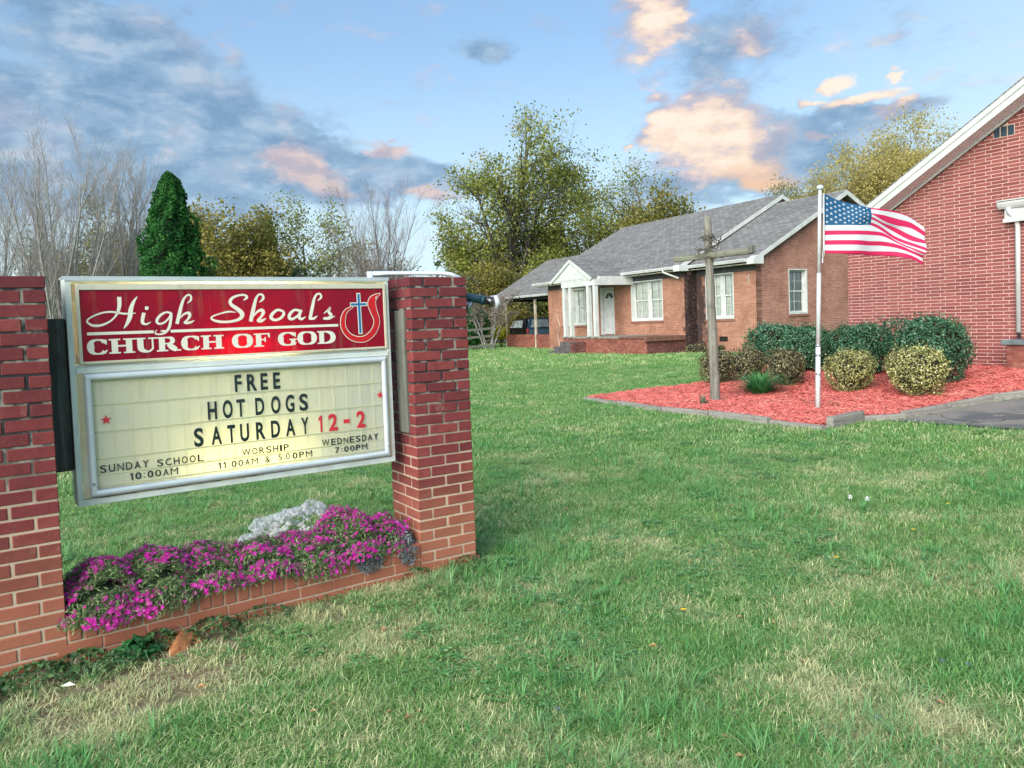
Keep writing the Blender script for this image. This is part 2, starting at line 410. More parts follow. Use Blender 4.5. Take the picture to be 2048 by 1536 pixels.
def sheet(name, poly, dz, m_, res=.18, kind='structure', bumpz=0):
    """a sheet cut to an outline that follows the ground dz above it"""
    import bmesh
    xs = [p_[0] for p_ in poly]; ys = [p_[1] for p_ in poly]
    bm = bmesh.new()
    vv = [bm.verts.new((x, y, 0)) for x, y in poly]
    f = bm.faces.new(vv)
    for ax, lo, hi in ((0, min(xs), max(xs)), (1, min(ys), max(ys))):
        t = lo + res
        while t < hi:
            co = (t, 0, 0) if ax == 0 else (0, t, 0); no = (1, 0, 0) if ax == 0 else (0, 1, 0)
            bmesh.ops.bisect_plane(bm, geom=bm.verts[:] + bm.edges[:] + bm.faces[:], plane_co=co, plane_no=no); t += res
    for v in bm.verts:
        v.co.z = float(ground_z(v.co.x, v.co.y)) + dz + (random.random() * bumpz if not v.is_boundary else 0)
    bmesh.ops.recalc_face_normals(bm, faces=bm.faces[:])
    me = bpy.data.meshes.new(name); bm.to_mesh(me); bm.free(); me.materials.append(m_)
    for q in me.polygons: q.use_smooth = True
    if sum(q.normal.z for q in me.polygons) < 0: me.flip_normals()
    o = link(name, me); tag(o, kind=kind); return o
m, nt, p = mat('asphalt')
P = pos(nt)
c = nt.mix(nt.mr(nt.noise(P, 1.1, 4), .42, .6), (.085, .095, .105), (.22, .21, .20))
vo = nt.node('ShaderNodeTexVoronoi', feature='DISTANCE_TO_EDGE'); nt.put(vo.inputs['Vector'], nt.vmath('ADD', P, nt.vmath('MULTIPLY', nt.noise(P, 2.5, 5, .6, 0, True), (.5, .5, 0)))); vo.inputs['Scale'].default_value = .55
c = nt.mix(nt.mr(vo.outputs['Distance'], .016, .004), c, (.03, .035, .03))
c = nt.mix(nt.mr(nt.noise(P, 3.2, 5), .60, .68), c, (.30, .26, .22))
c = nt.mix(nt.mr(nt.noise(P, 90, 3), .5, .7), c, (.24, .23, .22))
nt.put(p.inputs['Base Color'], c); p.inputs['Roughness'].default_value = .9
bump(nt, p, nt.noise(P, 120, 4), .8, .008); M['asphalt'] = m
sheet('driveway', DRIVE, .022, M['asphalt'], .4)
m, nt, p = mat('red_mulch_base')
P = pos(nt)
c = nt.mix(nt.mr(nt.noise(P, 30, 5), .35, .65), (.46, .060, .055), (.20, .022, .022))
nt.put(p.inputs['Base Color'], c); p.inputs['Roughness'].default_value = .9
bump(nt, p, nt.noise(P, 45, 5, .7), 1.0, .03); M['mulchbase'] = m
sheet('mulch_bed', BED, .03, M['mulchbase'], .16, bumpz=.02)

# ------------------------------------------------------------------ scatter helper (stuff only)
def scatter(name, protos, pts, rots, scl, idx, label, cat):
    """one object of uncountable pieces: points that carry their own turn, size and kind"""
    me = bpy.data.meshes.new(name)
    me.vertices.add(len(pts)); me.vertices.foreach_set('co', np.asarray(pts, np.float32).ravel())
    a = me.attributes.new('turn', 'FLOAT_VECTOR', 'POINT'); a.data.foreach_set('vector', np.asarray(rots, np.float32).ravel())
    a = me.attributes.new('size', 'FLOAT', 'POINT'); a.data.foreach_set('value', np.asarray(scl, np.float32))
    a = me.attributes.new('pick', 'INT', 'POINT'); a.data.foreach_set('value', np.asarray(idx, np.int32))
    o = link(name, me)
    c = bpy.data.collections.new(name + '_pieces')
    for k, pm in enumerate(protos):
        po = bpy.data.objects.new('%s_piece_%02d' % (name, k), pm); c.objects.link(po)
    ng = bpy.data.node_groups.new(name, 'GeometryNodeTree')
    ng.interface.new_socket('Geometry', in_out='INPUT', socket_type='NodeSocketGeometry')
    ng.interface.new_socket('Geometry', in_out='OUTPUT', socket_type='NodeSocketGeometry')
    n = ng.nodes; L = ng.links
    gi = n.new('NodeGroupInput'); go = n.new('NodeGroupOutput')
    m2p = n.new('GeometryNodeMeshToPoints'); ci = n.new('GeometryNodeCollectionInfo'); iop = n.new('GeometryNodeInstanceOnPoints')
    ci.inputs['Collection'].default_value = c; ci.inputs['Separate Children'].default_value = True; ci.inputs['Reset Children'].default_value = True
    def na(nm, t):
        q = n.new('GeometryNodeInputNamedAttribute'); q.data_type = t; q.inputs['Name'].default_value = nm
        return q.outputs[0]
    e2r = n.new('FunctionNodeEulerToRotation'); L.new(na('turn', 'FLOAT_VECTOR'), e2r.inputs[0])
    L.new(gi.outputs[0], m2p.inputs[0]); L.new(m2p.outputs[0], iop.inputs['Points']); L.new(ci.outputs[0], iop.inputs['Instance'])
    iop.inputs['Pick Instance'].default_value = True
    L.new(na('pick', 'INT'), iop.inputs['Instance Index']); L.new(e2r.outputs[0], iop.inputs['Rotation']); L.new(na('size', 'FLOAT'), iop.inputs['Scale'])
    L.new(iop.outputs[0], go.inputs[0])
    md = o.modifiers.new('scatter', 'NODES'); md.node_group = ng
    tag(o, label, cat, kind='stuff'); return o

def nz(x, y, s, seed):
    """cheap smooth noise in 0..1"""
    r = np.random.default_rng(seed); v = 0; amp = 0
    for o_ in range(4):
        f = s * 1.9 ** o_; a = .6 ** o_
        for _ in range(3):
            t = r.random() * 2 * pi; v = v + a * np.sin((x * np.cos(t) + y * np.sin(t)) * f + r.random() * 9); amp += a
    return .5 + v / amp * .9
# grass
def grass_mat(name, greens, dryc, dryness=0.0):
    m, nt, p = mat(name)
    P = pos(nt)
    c, dry, nearm, fine = lawn_color(nt, P)
    r = island(nt)
    c2 = nt.ramp(r, [(0, greens[0]), (.35, greens[1]), (.7, greens[2]), (1, greens[3])])
    c = nt.mix(.62, c, c2)
    dk = nt.mr(nt.math('ADD', nt.math('ADD', dry, nearm), nt.math('MULTIPLY', nt.math('SUBTRACT', r, .5), .24)), .535 - dryness, .69 - dryness)
    c = nt.mix(nt.math('MULTIPLY', dk, .85), c, nt.ramp(r, [(0, dryc), (1, tuple(v * 1.5 for v in dryc))]))
    nt.put(p.inputs['Base Color'], c); p.inputs['Roughness'].default_value = .55; p.inputs['Specular IOR Level'].default_value = .35
    # leaves let light through
    tr = nt.node('ShaderNodeBsdfTranslucent'); nt.put(tr.inputs[0], c)
    mx = nt.node('ShaderNodeMixShader'); mx.inputs[0].default_value = .22
    out = m.node_tree.nodes['Material Output']
    nt.l.new(p.outputs[0], mx.inputs[1]); nt.l.new(tr.outputs[0], mx.inputs[2]); nt.l.new(mx.outputs[0], out.inputs[0])
    return m
GR = [(.06, .19, .045), (.16, .36, .085), (.30, .49, .17), (.56, .67, .40)]
M['grass'] = grass_mat('grass_blade', GR, (.50, .50, .29))
M['grass_tall'] = grass_mat('tall_grass_blade', [(.05, .21, .06), (.09, .32, .10), (.16, .43, .17), (.30, .56, .32)], (.32, .36, .16), -.2)
M['straw'] = grass_mat('dry_grass_blade', GR, (.36, .33, .21), .5)
def blade(b, x, y, h, w, lean, a, segs=3, droop=1.0):
    """one curved grass blade as a strip"""
    ux, uy = cos(a), sin(a); px_, py_ = -uy, ux
    vs = []
    for i in range(segs + 1):
        t = i / segs
        ox = lean * t ** 1.7; z = h * (t - .28 * droop * t ** 3 * min(1, lean / max(h, 1e-3)))
        ww = w * (1 - t ** 2) * .5
        cx, cy = x + ux * ox, y + uy * ox
        if i < segs: vs += [(cx - px_ * ww, cy - py_ * ww, z), (cx + px_ * ww, cy + py_ * ww, z)]
        else: vs.append((cx, cy, z))
    fs = [(2*i, 2*i+1, 2*i+3, 2*i+2) for i in range(segs - 1)] + [(2*segs-2, 2*segs-1, 2*segs)]
    b.add(vs, fs)
def tuft(n, R, h0, h1, w, leank, m_, segs=3, name='tuft', fill=True):
    b = MB()
    for _ in range(n):
        r = R * sqrt(random.random()) if fill else R * .3 * random.random(); t = random.random() * 2 * pi
        h = random.uniform(h0, h1)
        blade(b, r * cos(t), r * sin(t), h, w * random.uniform(.6, 1.3), h * leank * random.uniform(.2, 1.4), (random.random() * 2 * pi) if fill else t + random.uniform(-.6, .6), segs)
    return b.mesh(name, m_)
def area_points(n, r0, r1, half=.80, power=1.0, xoff=0.0):
    """points over the lawn in front of the viewer, denser close by"""
    u = RNG.random(n)
    r = (r0 ** (2 - power) + u * (r1 ** (2 - power) - r0 ** (2 - power))) ** (1 / (2 - power)) if power != 2 else r0 * (r1 / r0) ** u
    a = (RNG.random(n) * 2 - 1) * half
    return np.sin(a) * r, np.cos(a) * r
HOUSE = (9.03, 28.3)
def keep_lawn(x, y, thin=True):
    x = np.asarray(x, float); y = np.asarray(y, float)
    k = ~inside(BED, x, y) & ~inside(DRIVE, x, y)
    # pillar feet and planter
    ux, uy = .8070, .5906
    qx = (x + 2.212) * ux + (y - 3.687) * uy; qy = -(x + 2.212) * uy + (y - 3.687) * ux
    k &= ~((qx > -.46) & (qx < 2.43) & (qy > -.02) & (qy < .46))
    foot = (qy < .0) & (qy > -.85) & (qx > -.7) & (qx < 1.9)
    k &= ~(foot & (nz(x, y, 3.2, 33) > .47) & (RNG.random(x.shape) < .72))
    # house and church footprints
    hx = (x - HOUSE[0]) * .469 - (y - HOUSE[1]) * .883; hy = (x - HOUSE[0]) * .883 + (y - HOUSE[1]) * .469
    k &= ~((hx > -22.5) & (hx < .05) & (hy > .0) & (hy < 12)) & ~((hx > -9.6) & (hx < -3.4) & (hy > -2.45) & (hy < .2)) & ~((hx > -9.4) & (hx < -7.7) & (hy > -3.3) & (hy < 0))
    cx_ = (x - CHX) * .5195 - (y - CHY) * .8545; cy_ = (x - CHX) * .8545 + (y - CHY) * .5195
    k &= ~((cx_ > -.05) & (cy_ > -.03))
    return k
def grass_layer(name, protos, n, r0, r1, sc, power, label, half=.72, gate=None, zoff=0.0, tilt=.12):
    x, y = area_points(n, r0, r1, half, power)
    k = keep_lawn(x, y)
    if gate is not None: k &= gate(x, y)
    x, y = x[k], y[k]; m_ = len(x)
    z = ground_z(x, y) + zoff
    rot = np.stack([(RNG.random(m_) - .5) * tilt, (RNG.random(m_) - .5) * tilt, RNG.random(m_) * 2 * pi], 1)
    s = sc[0] + RNG.random(m_) * (sc[1] - sc[0])
    return scatter(name, protos, np.stack([x, y, z], 1), rot, s, RNG.integers(0, len(protos), m_), label, 'grass' if 'grass' in name else name.replace('_', ' '))
turf = [tuft(52, .080, .014, .040, .0040, 1.7, M['grass'], 3, 'turf') for _ in range(5)]
turf += [tuft(40, .08, .02, .055, .0045, 1.1, M['grass'], 3, 'turf') for _ in range(2)]
grass_layer('grass', turf, 20500, 2.0, 9.5, (.8, 1.25), 1.15, 'short mown lawn grass with yellowish dry patches around the sign', .90)
turf2 = [tuft(46, .17, .02, .060, .0085, 1.2, M['grass'], 2, 'turf_mid') for _ in range(5)]
grass_layer('grass', turf2, 15000, 9, 26, (.8, 1.3), 1.2, 'mid lawn grass between the sign and the mulch bed', .80)
turf3 = [tuft(46, .42, .04, .09, .022, .7, M['grass'], 2, 'turf_far') for _ in range(4)]
grass_layer('grass', turf3, 12000, 25, 60, (.8, 1.4), 1.3, 'smooth green lawn grass in front of the brick house', .66)
tall = [tuft(22, .07, .05, .11, .0055, 1.0, M['grass_tall'], 4, 'tall_tuft', True) for _ in range(4)]
tall += [tuft(14, .06, .07, .15, .0060, 1.1, M['grass_tall'], 5, 'tall_tuft', False) for _ in range(3)]
grass_layer('tall_grass', tall, 5600, 2.3, 15, (.55, 1.15), 1.1, 'longer coarse grass tufts growing out of the mown lawn', .70,
            gate=lambda x, y: nz(x, y, 2.6, 5) > .565)
thin = [tuft(9, .05, .04, .10, .0045, .8, M['grass_tall'], 3, 'loose_blades', True) for _ in range(3)]
grass_layer('tall_grass', thin, 5200, 2.2, 10, (.6, 1.0), 1.1, 'single longer blades of grass standing loose in the lawn', .70, gate=lambda x, y: nz(x, y, 1.9, 9) > .40)
straw = [tuft(30, .09, .010, .03, .0034, 2.2, M['straw'], 3, 'straw') for _ in range(4)]
grass_layer('dry_grass', straw, 3800, 2.2, 9, (.8, 1.3), 1.1, 'matted straw coloured dead grass at the foot of the sign', .72,
            gate=lambda x, y: (nz(x, y, 2.2, 21) > .56) | ((np.abs(-(x + 2.212) * .5906 + (y - 3.687) * .807 + .42) < .34) & (x < -.3) & (nz(x, y, 3.5, 4) > .42)))
# clover and other broad leaved weeds, dead leaf litter
def rosette(n, R_, size, m_, nm):
    b = MB()
    for _ in range(n):
        r = R_ * sqrt(random.random()); t = random.random() * 6.283; x, y = r * cos(t), r * sin(t); z = random.uniform(.012, .035); a = random.random() * 6.283; s_ = size * random.uniform(.6, 1.3)
        for q in range(3):
            aa = a + q * 2.094; cx, cy = x + cos(aa) * s_ * .55, y + sin(aa) * s_ * .55; px_, py_ = -sin(aa) * s_ * .45, cos(aa) * s_ * .45
            b.add([(x, y, z), (cx + px_, cy + py_, z + s_ * .15), (cx + cos(aa) * s_ * .5, cy + sin(aa) * s_ * .5, z + s_ * .05), (cx - px_, cy - py_, z + s_ * .15)], [(0, 3, 2), (0, 2, 1)])
    return b.mesh(nm, m_)
m, nt, p = mat('clover_leaf'); nt.put(p.inputs['Base Color'], nt.ramp(island(nt), [(0, (.04, .15, .04)), (.6, (.09, .26, .07)), (1, (.20, .38, .15))])); p.inputs['Roughness'].default_value = .5; M['clover'] = m
clo = [rosette(38, .10, .011, M['clover'], 'clover') for _ in range(3)] + [rosette(20, .07, .018, M['clover'], 'clover') for _ in range(2)]
grass_layer('clover', clo, 1900, 2.3, 12, (.7, 1.3), 1.1, 'patches of clover and small round leaved weeds in the lawn', .72, gate=lambda x, y: nz(x, y, 1.4, 51) > .56)
m, nt, p = mat('leaf_litter'); nt.put(p.inputs['Base Color'], nt.ramp(island(nt), [(0, (.16, .10, .05)), (.6, (.36, .24, .12)), (1, (.55, .42, .26))])); p.inputs['Roughness'].default_value = .8; M['litter'] = m
b = MB()
for _ in range(1): b.add([(-.016, 0, .02), (-.003, .009, .028), (.018, .002, .022), (0, -.009, .026), (0, 0, .018)], [(0, 4, 1), (1, 4, 2), (2, 4, 3), (3, 4, 0)])
lit = [b.mesh('leaf_litter', M['litter'])]
grass_layer('leaf_litter', lit, 420, 2.3, 11, (.5, 1.2), 1.1, 'scattered tiny dry leaf bits lying in the lawn', .72)
# red mulch: loose shreds
m, nt, p = mat('red_mulch')
r = island(nt)
c = nt.ramp(r, [(0, (.20, .03, .03)), (.3, (.52, .10, .09)), (.75, (.66, .17, .15)), (1, (.78, .38, .32))])
c = nt.mix(.3, c, nt.mix(nt.noise(pos(nt), 1.4, 3), (.62, .11, .10), (.70, .17, .145)))
c = nt.mix(nt.math('MULTIPLY', nt.mr(nt.noise(pos(nt), 1.1, 5, .65), .50, .70), .45), c, (.34, .12, .09))
c = nt.mix(nt.math('MULTIPLY', nt.mr(nt.noise(pos(nt), 2.3, 4), .56, .70), .4), c, (.74, .36, .30))
nt.put(p.inputs['Base Color'], c); p.inputs['Roughness'].default_value = .8; M['mulch'] = m
def chips(n, R):
    b = MB()
    for _ in range(n):
        x, y = random.uniform(-R, R), random.uniform(-R, R); z = random.uniform(0, .022)
        a = random.random() * pi; l = random.uniform(.012, .05); w = random.uniform(.004, .010); t = random.uniform(-.3, .3)
        dx, dy = cos(a) * l, sin(a) * l; wx, wy = -sin(a) * w, cos(a) * w
        b.add([(x-dx-wx, y-dy-wy, z - t*l), (x+dx-wx, y+dy-wy, z+t*l), (x+dx+wx, y+dy+wy, z+t*l+.003), (x-dx+wx, y-dy+wy, z-t*l+.003), (x, y, z+.010)], [(0,1,4),(1,2,4),(2,3,4),(3,0,4)])
    return b.mesh('mulch_chips', M['mulch'])
x = RNG.uniform(1.4, 10.4, 26000); y = RNG.uniform(10.1, 18.6, 26000)
k = inside(BED, x, y); x, y = x[k], y[k]
dmin = np.full(len(x), 9.)
for i_ in range(0, 11):
    a_ = np.array(BED[i_]); b_ = np.array(BED[i_ + 1]); ab = b_ - a_; tt = np.clip(((x - a_[0]) * ab[0] + (y - a_[1]) * ab[1]) / (ab @ ab), 0, 1)
    dmin = np.minimum(dmin, np.hypot(x - a_[0] - tt * ab[0], y - a_[1] - tt * ab[1]))
k = dmin > .125 + .02 * RNG.random(len(x)); x, y = x[k], y[k]
k = ~(((x - CHX) * .8545 + (y - CHY) * .5195) > -.03); x, y = x[k], y[k]; n_ = len(x)
scatter('mulch', [chips(34, .09) for _ in range(5)], np.stack([x, y, ground_z(x, y) + .040], 1),
        np.stack([RNG.uniform(-.2, .2, n_), RNG.uniform(-.2, .2, n_), RNG.uniform(0, 6.28, n_)], 1), RNG.uniform(.8, 1.2, n_), RNG.integers(0, 5, n_),
        'loose red dyed bark mulch covering the planting bed', 'mulch')
# ------------------------------------------------------------------ bricks
def chamfer_box(b, cx, cy, cz, lx, ly, lz, c=.004, jit=0.0):
    hx, hy, hz = lx/2, ly/2, lz/2
    V = []
    for sx in (-1, 1):
        for sy in (-1, 1):
            for sz in (-1, 1):
                V.append([(cx+sx*hx, cy+sy*(hy-c), cz+sz*(hz-c)), (cx+sx*(hx-c), cy+sy*hy, cz+sz*(hz-c)), (cx+sx*(hx-c), cy+sy*(hy-c), cz+sz*hz)])
    if jit: V = [[(p[0]+random.uniform(-jit, jit), p[1]+random.uniform(-jit, jit), p[2]+random.uniform(-jit, jit)) for p in t] for t in V]
    vs = [p for t in V for p in t]
    I = lambda sx, sy, sz, k: ((sx*2+sy)*2+sz)*3+k
    fs = []
    for s in (0, 1):
        q = [I(s,0,0,0), I(s,1,0,0), I(s,1,1,0), I(s,0,1,0)]; fs.append(q if s else q[::-1])
        q = [I(0,s,0,1), I(1,s,0,1), I(1,s,1,1), I(0,s,1,1)]; fs.append(q[::-1] if s else q)
        q = [I(0,0,s,2), I(1,0,s,2), I(1,1,s,2), I(0,1,s,2)]; fs.append(q if s else q[::-1])
    for a in (0, 1):
        for c_ in (0, 1):
            fs.append([I(0,a,c_,1), I(1,a,c_,1), I(1,a,c_,2), I(0,a,c_,2)])
            fs.append([I(a,0,c_,0), I(a,1,c_,0), I(a,1,c_,2), I(a,0,c_,2)])
            fs.append([I(a,c_,0,0), I(a,c_,1,0), I(a,c_,1,1), I(a,c_,0,1)])
    for sx in (0, 1):
        for sy in (0, 1):
            for sz in (0, 1): fs.append([I(sx,sy,sz,0), I(sx,sy,sz,1), I(sx,sy,sz,2)])
    b.add(vs, [tuple(f) for f in fs])
CO = .0677
BR = []
for k in range(4):
    b = MB(); chamfer_box(b, 0, 0, 0, .196, .092, .0570, .0035, .0010); BR.append(b.mesh('brick', M['brickP']))
def put_brick(parent, x, y, z, rz=0.0, sc=(1, 1, 1), me=None, j=.0022):
    return link('brick', me or random.choice(BR), parent, (x + random.uniform(-j, j), y + random.uniform(-j, j), z), (random.uniform(-.006, .006), random.uniform(-.012, .012), rz + random.uniform(-.009, .009)), (sc[0], sc[1], sc[2] * random.uniform(.97, 1.03)))
def pillar(loc, az_rot, first, label, ztop, n=28):
    """square pillar of 28 courses; local x runs along the face towards the viewer, y goes back"""
    zb = ztop - n * CO
    t = empty('brick_pillar', (loc[0], loc[1], 0), az_rot, label, 'pillar')
    S = .406
    b = MB(); b.box(.0045, S - .0045, .0045, S - .0045, zb - .15, ztop - .006); b.build('mortar', M['mortarP'], t)
    for i in range(n):
        z = zb + (i + .5) * CO
        rot = (i + first) % 2
        for (x, y, rz) in ((.098, .046, 0), (.308, .046, 0), (.098, S - .046, 0), (.308, S - .046, 0), (.046, S/2, pi/2), (S - .046, S/2, pi/2)):
            if rot: x, y = y, x; rz += pi/2
            put_brick(t, x, y, z, rz)
    return t
aL = radians(90 - 55.3); aR = radians(90 - 57.5)
pl = (-2.212 - .406 * cos(aL), 3.687 - .406 * sin(aL))
PIL = pillar(pl, aL, 1, 'red brick pillar at the left edge of the picture, left of the church sign', 1.860)
PIR = pillar((-.627, 4.848), aR, 0, 'red brick pillar to the right of the church sign, with a floodlight behind it', 1.866)

# planter between the pillars: two courses, then bricks set on edge
aP = atan2(4.848 - 3.687, -.627 + 2.212)
PL = empty('brick_planter', (-2.212, 3.687, 0), aP, 'low brick planter wall between the two pillars, dusted with red clay', 'planter')
b = MB(); b.box(-.0, 1.962, .005, .085, -.30, .158); b.box(1.962, 2.40, -.000, .30, -.25, -.012 + .0)
b.build('mortar', M['mortarP'], PL)
for i, z in enumerate((-.098, -.030, .0377)):
    x = -.05 + (.1 if i % 2 else 0)
    lim = 2.41 if z < 0 else 1.96
    while x < lim - .05:
        l = min(.203, lim - x)
        put_brick(PL, x + l / 2, .046 - (.012 if z < 0 else 0), z, 0, (l / .203, 1, 1)); x += .203
b = MB(); chamfer_box(b, 0, 0, 0, .0572, .185, .094, .0045, .001); RL = b.mesh('brick', M['brickP'])
for k in range(29):
    put_brick(PL, .035 + k * CO, .088, .1235, 0, (1, 1, 1), RL)
# planting soil behind it
b = MB()
b.box(.005, 1.95, .18, .43, -.1, .145); o = b.build('planter_soil', simple('planter_soil', (.06, .045, .03), (.12, .09, .06), 20, .95, 0, .5), PL)
b = MB(); b.box(.0, 1.955, .43, .50, -.1, .15); b.build('back_board', M['darkpost'], PL)

# ------------------------------------------------------------------ the lit church sign
aS = radians(90 - 55.26)
SG = empty('church_sign', (-2.2435, 3.90, 0), aS, 'lit church sign with dark red name panel above a changeable letter board', 'sign')
UW, Z0, Z1 = 1.79, .69, 1.861
b = MB()      # cabinet, hollow so that the lamps inside can shine through the faces
b.box(0, UW, .19, .20, Z0, Z1); b.box(0, UW, .0, .19, Z1 - .022, Z1); b.box(0, UW, .0, .19, Z0, Z0 + .034)
b.box(0, .028, .0, .19, Z0 + .034, Z1 - .022); b.box(UW - .022, UW, .0, .19, Z0 + .034, Z1 - .022)
b.box(.028, UW - .022, .012, .19, 1.385, 1.417)
b.build('cabinet', M['cabinet'], SG, bevel=.002)
b = MB(); b.box(-.006, UW + .006, -.008, .206, Z1, Z1 + .006); b.box(-.004, UW + .004, -.006, .0, Z1 - .014, Z1)
b.build('drip_edge', M['alu'], SG)
# header
b = MB()
b.box(.046, .062, -.012, .0, 1.418, 1.828); b.box(1.749, 1.765, -.012, .0, 1.418, 1.828)
b.box(.062, 1.749, -.012, .0, 1.797, 1.828); b.box(.062, 1.749, -.012, .0, 1.418, 1.431)
b.build('header_border', M['hedge_cream'], SG, bevel=.002)
b = MB(); b.box(.030, .064, -.003, .004, .728, 1.368); b.build('face_border', M['cream_edge'], SG)
b = MB(); b.box(1.746, 1.766, -.003, .004, .728, 1.368); b.build('face_border', M['cream_edge'], SG)
b = MB(); b.box(.062, 1.749, -.004, .004, 1.431, 1.797); b.build('header_panel', M['redpanel'], SG)
b = MB(); b.box(.028, 1.768, -.007, -.0, 1.3695, 1.3995); b.box(.028, 1.768, -.011, -.007, 1.3715, 1.3765); b.build('middle_rail', M['cabinet'], SG, bevel=.0015)
# message face
b = MB(); b.box(.060, 1.750, .010, .016, .728, 1.372); b.build('message_panel', M['board'], SG)
for z in (1.3245, 1.2030, 1.0620, .9210, .8375, .7775):
    b = MB(); big = z > .9
    b.box(.088, 1.722, .0065 if big else .0075, .0105, z - .004, z + .004)
    b.build('letter_track', M['trackc'] if 'trackc' in M else M.setdefault('trackc', simple('clear_track', (.46, .50, .38), (.50, .50, .34), 9, .3)), SG)
b = MB()
for k in range(20):
    u = .098 + .0865 * k
    if k in (0,): continue
    b.box(u - .0016, u + .0016, .0085, .0105, .768, 1.332)
    b.box(u + .008, u + .0095, .0085, .0105, .768, 1.332)
b.build('panel_ribs', M['ribs'] if 'ribs' in M else M.setdefault('ribs', simple('moulded_rib', (.62, .65, .50), (.66, .64, .46), 9, .35)), SG)
# rounded aluminium frame, four mitred pieces
def frame_piece(p0, p1, inner):
    b = MB(); prof = []
    n = 7
    for i in range(n + 1):
        t = pi * i / n
        prof.append((.019 * (1 - cos(t)), -.026 * sin(t) ** .8))      # across, forward
    pts0, pts1 = [], []
    for w, d in prof:
        for (pt, lst) in ((p0, pts0), (p1, pts1)):
            lst.append((pt[0] + inner(pt)[0] * w, d + .004, pt[1] + inner(pt)[1] * w))
    m_ = len(prof); b.add(pts0 + pts1, [(i, i + 1, m_ + i + 1, m_ + i) for i in range(m_ - 1)] + [(0, m_, 2*m_ - 1, m_ - 1)])
    return b
fx0, fx1, fz0, fz1 = .056, 1.755, .728, 1.3695
cx_, cz_ = (fx0 + fx1) / 2, (fz0 + fz1) / 2
inn = lambda p_: (1 if p_[0] < cx_ else -1, 1 if p_[1] < cz_ else -1)
for a_, b_ in (((fx0, fz1), (fx1, fz1)), ((fx0, fz0), (fx1, fz0)), ((fx0, fz0), (fx0, fz1)), ((fx1, fz0), (fx1, fz1))):
    frame_piece(a_, b_, inn).build('message_frame', M['alu'], SG, smooth=True)
for u_, z_ in ((.0745, .80), (1.736, .80)):
    b = MB(); b.tube([(u_, -.020, z_), (u_, -.030, z_)], .007, 10); b.build('frame_lock', M['steel'], SG)
# stained lip under the frame
b = MB(); b.box(.034, 1.766, -.002, .004, .7245, .7275); b.box(.10, .95, -.0025, .0, .7215, .7245)
b.build('stained_lip', simple('rust_stain', (.42, .32, .17), (.10, .08, .06), 11, .8), SG)
# lamps: a tube behind the lower part of each face, only the middle of each still lit
b = MB(); b.tube([(.60, .095, 1.455), (1.15, .095, 1.455)], .012, 8); b.build('header_tube', M['tube'], SG)
b = MB(); b.tube([(.55, .10, .80), (1.20, .10, .80)], .013, 8); b.build('message_tube', M['tube'], SG)

# ---- lettering
bfont = bpy.data.fonts.load('<builtin>') if '<builtin>' in [] else None
def glyph_mesh(ch, mat_, bold=.0, depth=.0012, res=5):
    cu = bpy.data.curves.new('glyph', 'FONT'); cu.body = ch; cu.size = 1.0; cu.offset = bold; cu.extrude = 0.0; cu.resolution_u = res
    ob = bpy.data.objects.new('tmp_glyph', cu); COL.objects.link(ob)
    dg = bpy.context.evaluated_depsgraph_get(); dg.update()
    me = bpy.data.meshes.new_from_object(ob.evaluated_get(dg)); bpy.data.objects.remove(ob); bpy.data.curves.remove(cu)
    n = len(me.vertices); co = np.empty(n * 3, np.float32); me.vertices.foreach_get('co', co); co = co.reshape(-1, 3)
    fs = [tuple(p_.vertices) for p_ in me.polygons]; bpy.data.meshes.remove(me)
    return co, fs
GC = {}
def letter(ch, u0, u1, z0, z1, mat_, y=-.0, bold=.0, name='letter', th=.0016):
    """one flat letter fitted to its box on the sign face"""
    if ch == '1':
        b = MB(); w_ = u1 - u0; s_ = max(min(w_ * .42, .020), .0062); X = u1 - s_ - w_ * .12
        P_ = [(X, z0), (X + s_, z0), (X + s_, z1), (X + s_ * .1, z1), (X - s_ * .9, z1 - (z1-z0) * .20), (X - s_ * .9, z1 - (z1-z0) * .34), (X, z1 - (z1-z0) * .25)]
        b.add([(a, y, c_) for a, c_ in P_], [(0, 1, 2, 3, 6), (3, 4, 5, 6)]); return b.build(name, mat_, SG)
    key = (ch, bold)
    if key not in GC: GC[key] = glyph_mesh(ch, None, bold)
    co, fs = GC[key]
    mn = co.min(0); mx = co.max(0); s = np.maximum(mx - mn, 1e-6)
    X = (co[:, 0] - mn[0]) / s[0] * (u1 - u0) + u0; Z = (co[:, 1] - mn[1]) / s[1] * (z1 - z0) + z0
    b = MB(); n = len(X)
    vs = [(float(X[i]), y, float(Z[i])) for i in range(n)] + [(float(X[i]), y + th, float(Z[i])) for i in range(n)]
    # faces front and back plus the rim
    cnt = {}
    for f in fs:
        for i in range(len(f)):
            e = (f[i], f[(i + 1) % len(f)]); cnt[e] = 1
    rim = [e for e in cnt if (e[1], e[0]) not in cnt]
    b.add(vs, [tuple(reversed(f)) for f in fs] + [tuple(n + i for i in f) for f in fs] + [(e[0], e[1], n + e[1], n + e[0]) for e in rim])
    me = b.mesh(name, mat_)
    import bmesh
    bm = bmesh.new(); bm.from_mesh(me); bmesh.ops.recalc_face_normals(bm, faces=bm.faces); bm.to_mesh(me); bm.free()
    return link(name, me, SG)
ROWS = [('FREE', [(.811,.849),(.88,.935),(.957,.998),(1.03,1.071)], 1.214, 1.3115),
        ('HOTDOGS', [(.657,.706),(.738,.792),(.814,.861),(.92,.971),(1.011,1.065),(1.097,1.149),(1.179,1.232)], 1.071, 1.1715),
        ('SATURDAY', [(.577,.627),(.669,.725),(.757,.80),(.827,.877),(.917,.97),(1.004,1.056),(1.091,1.147),(1.185,1.23)], .929, 1.030)]
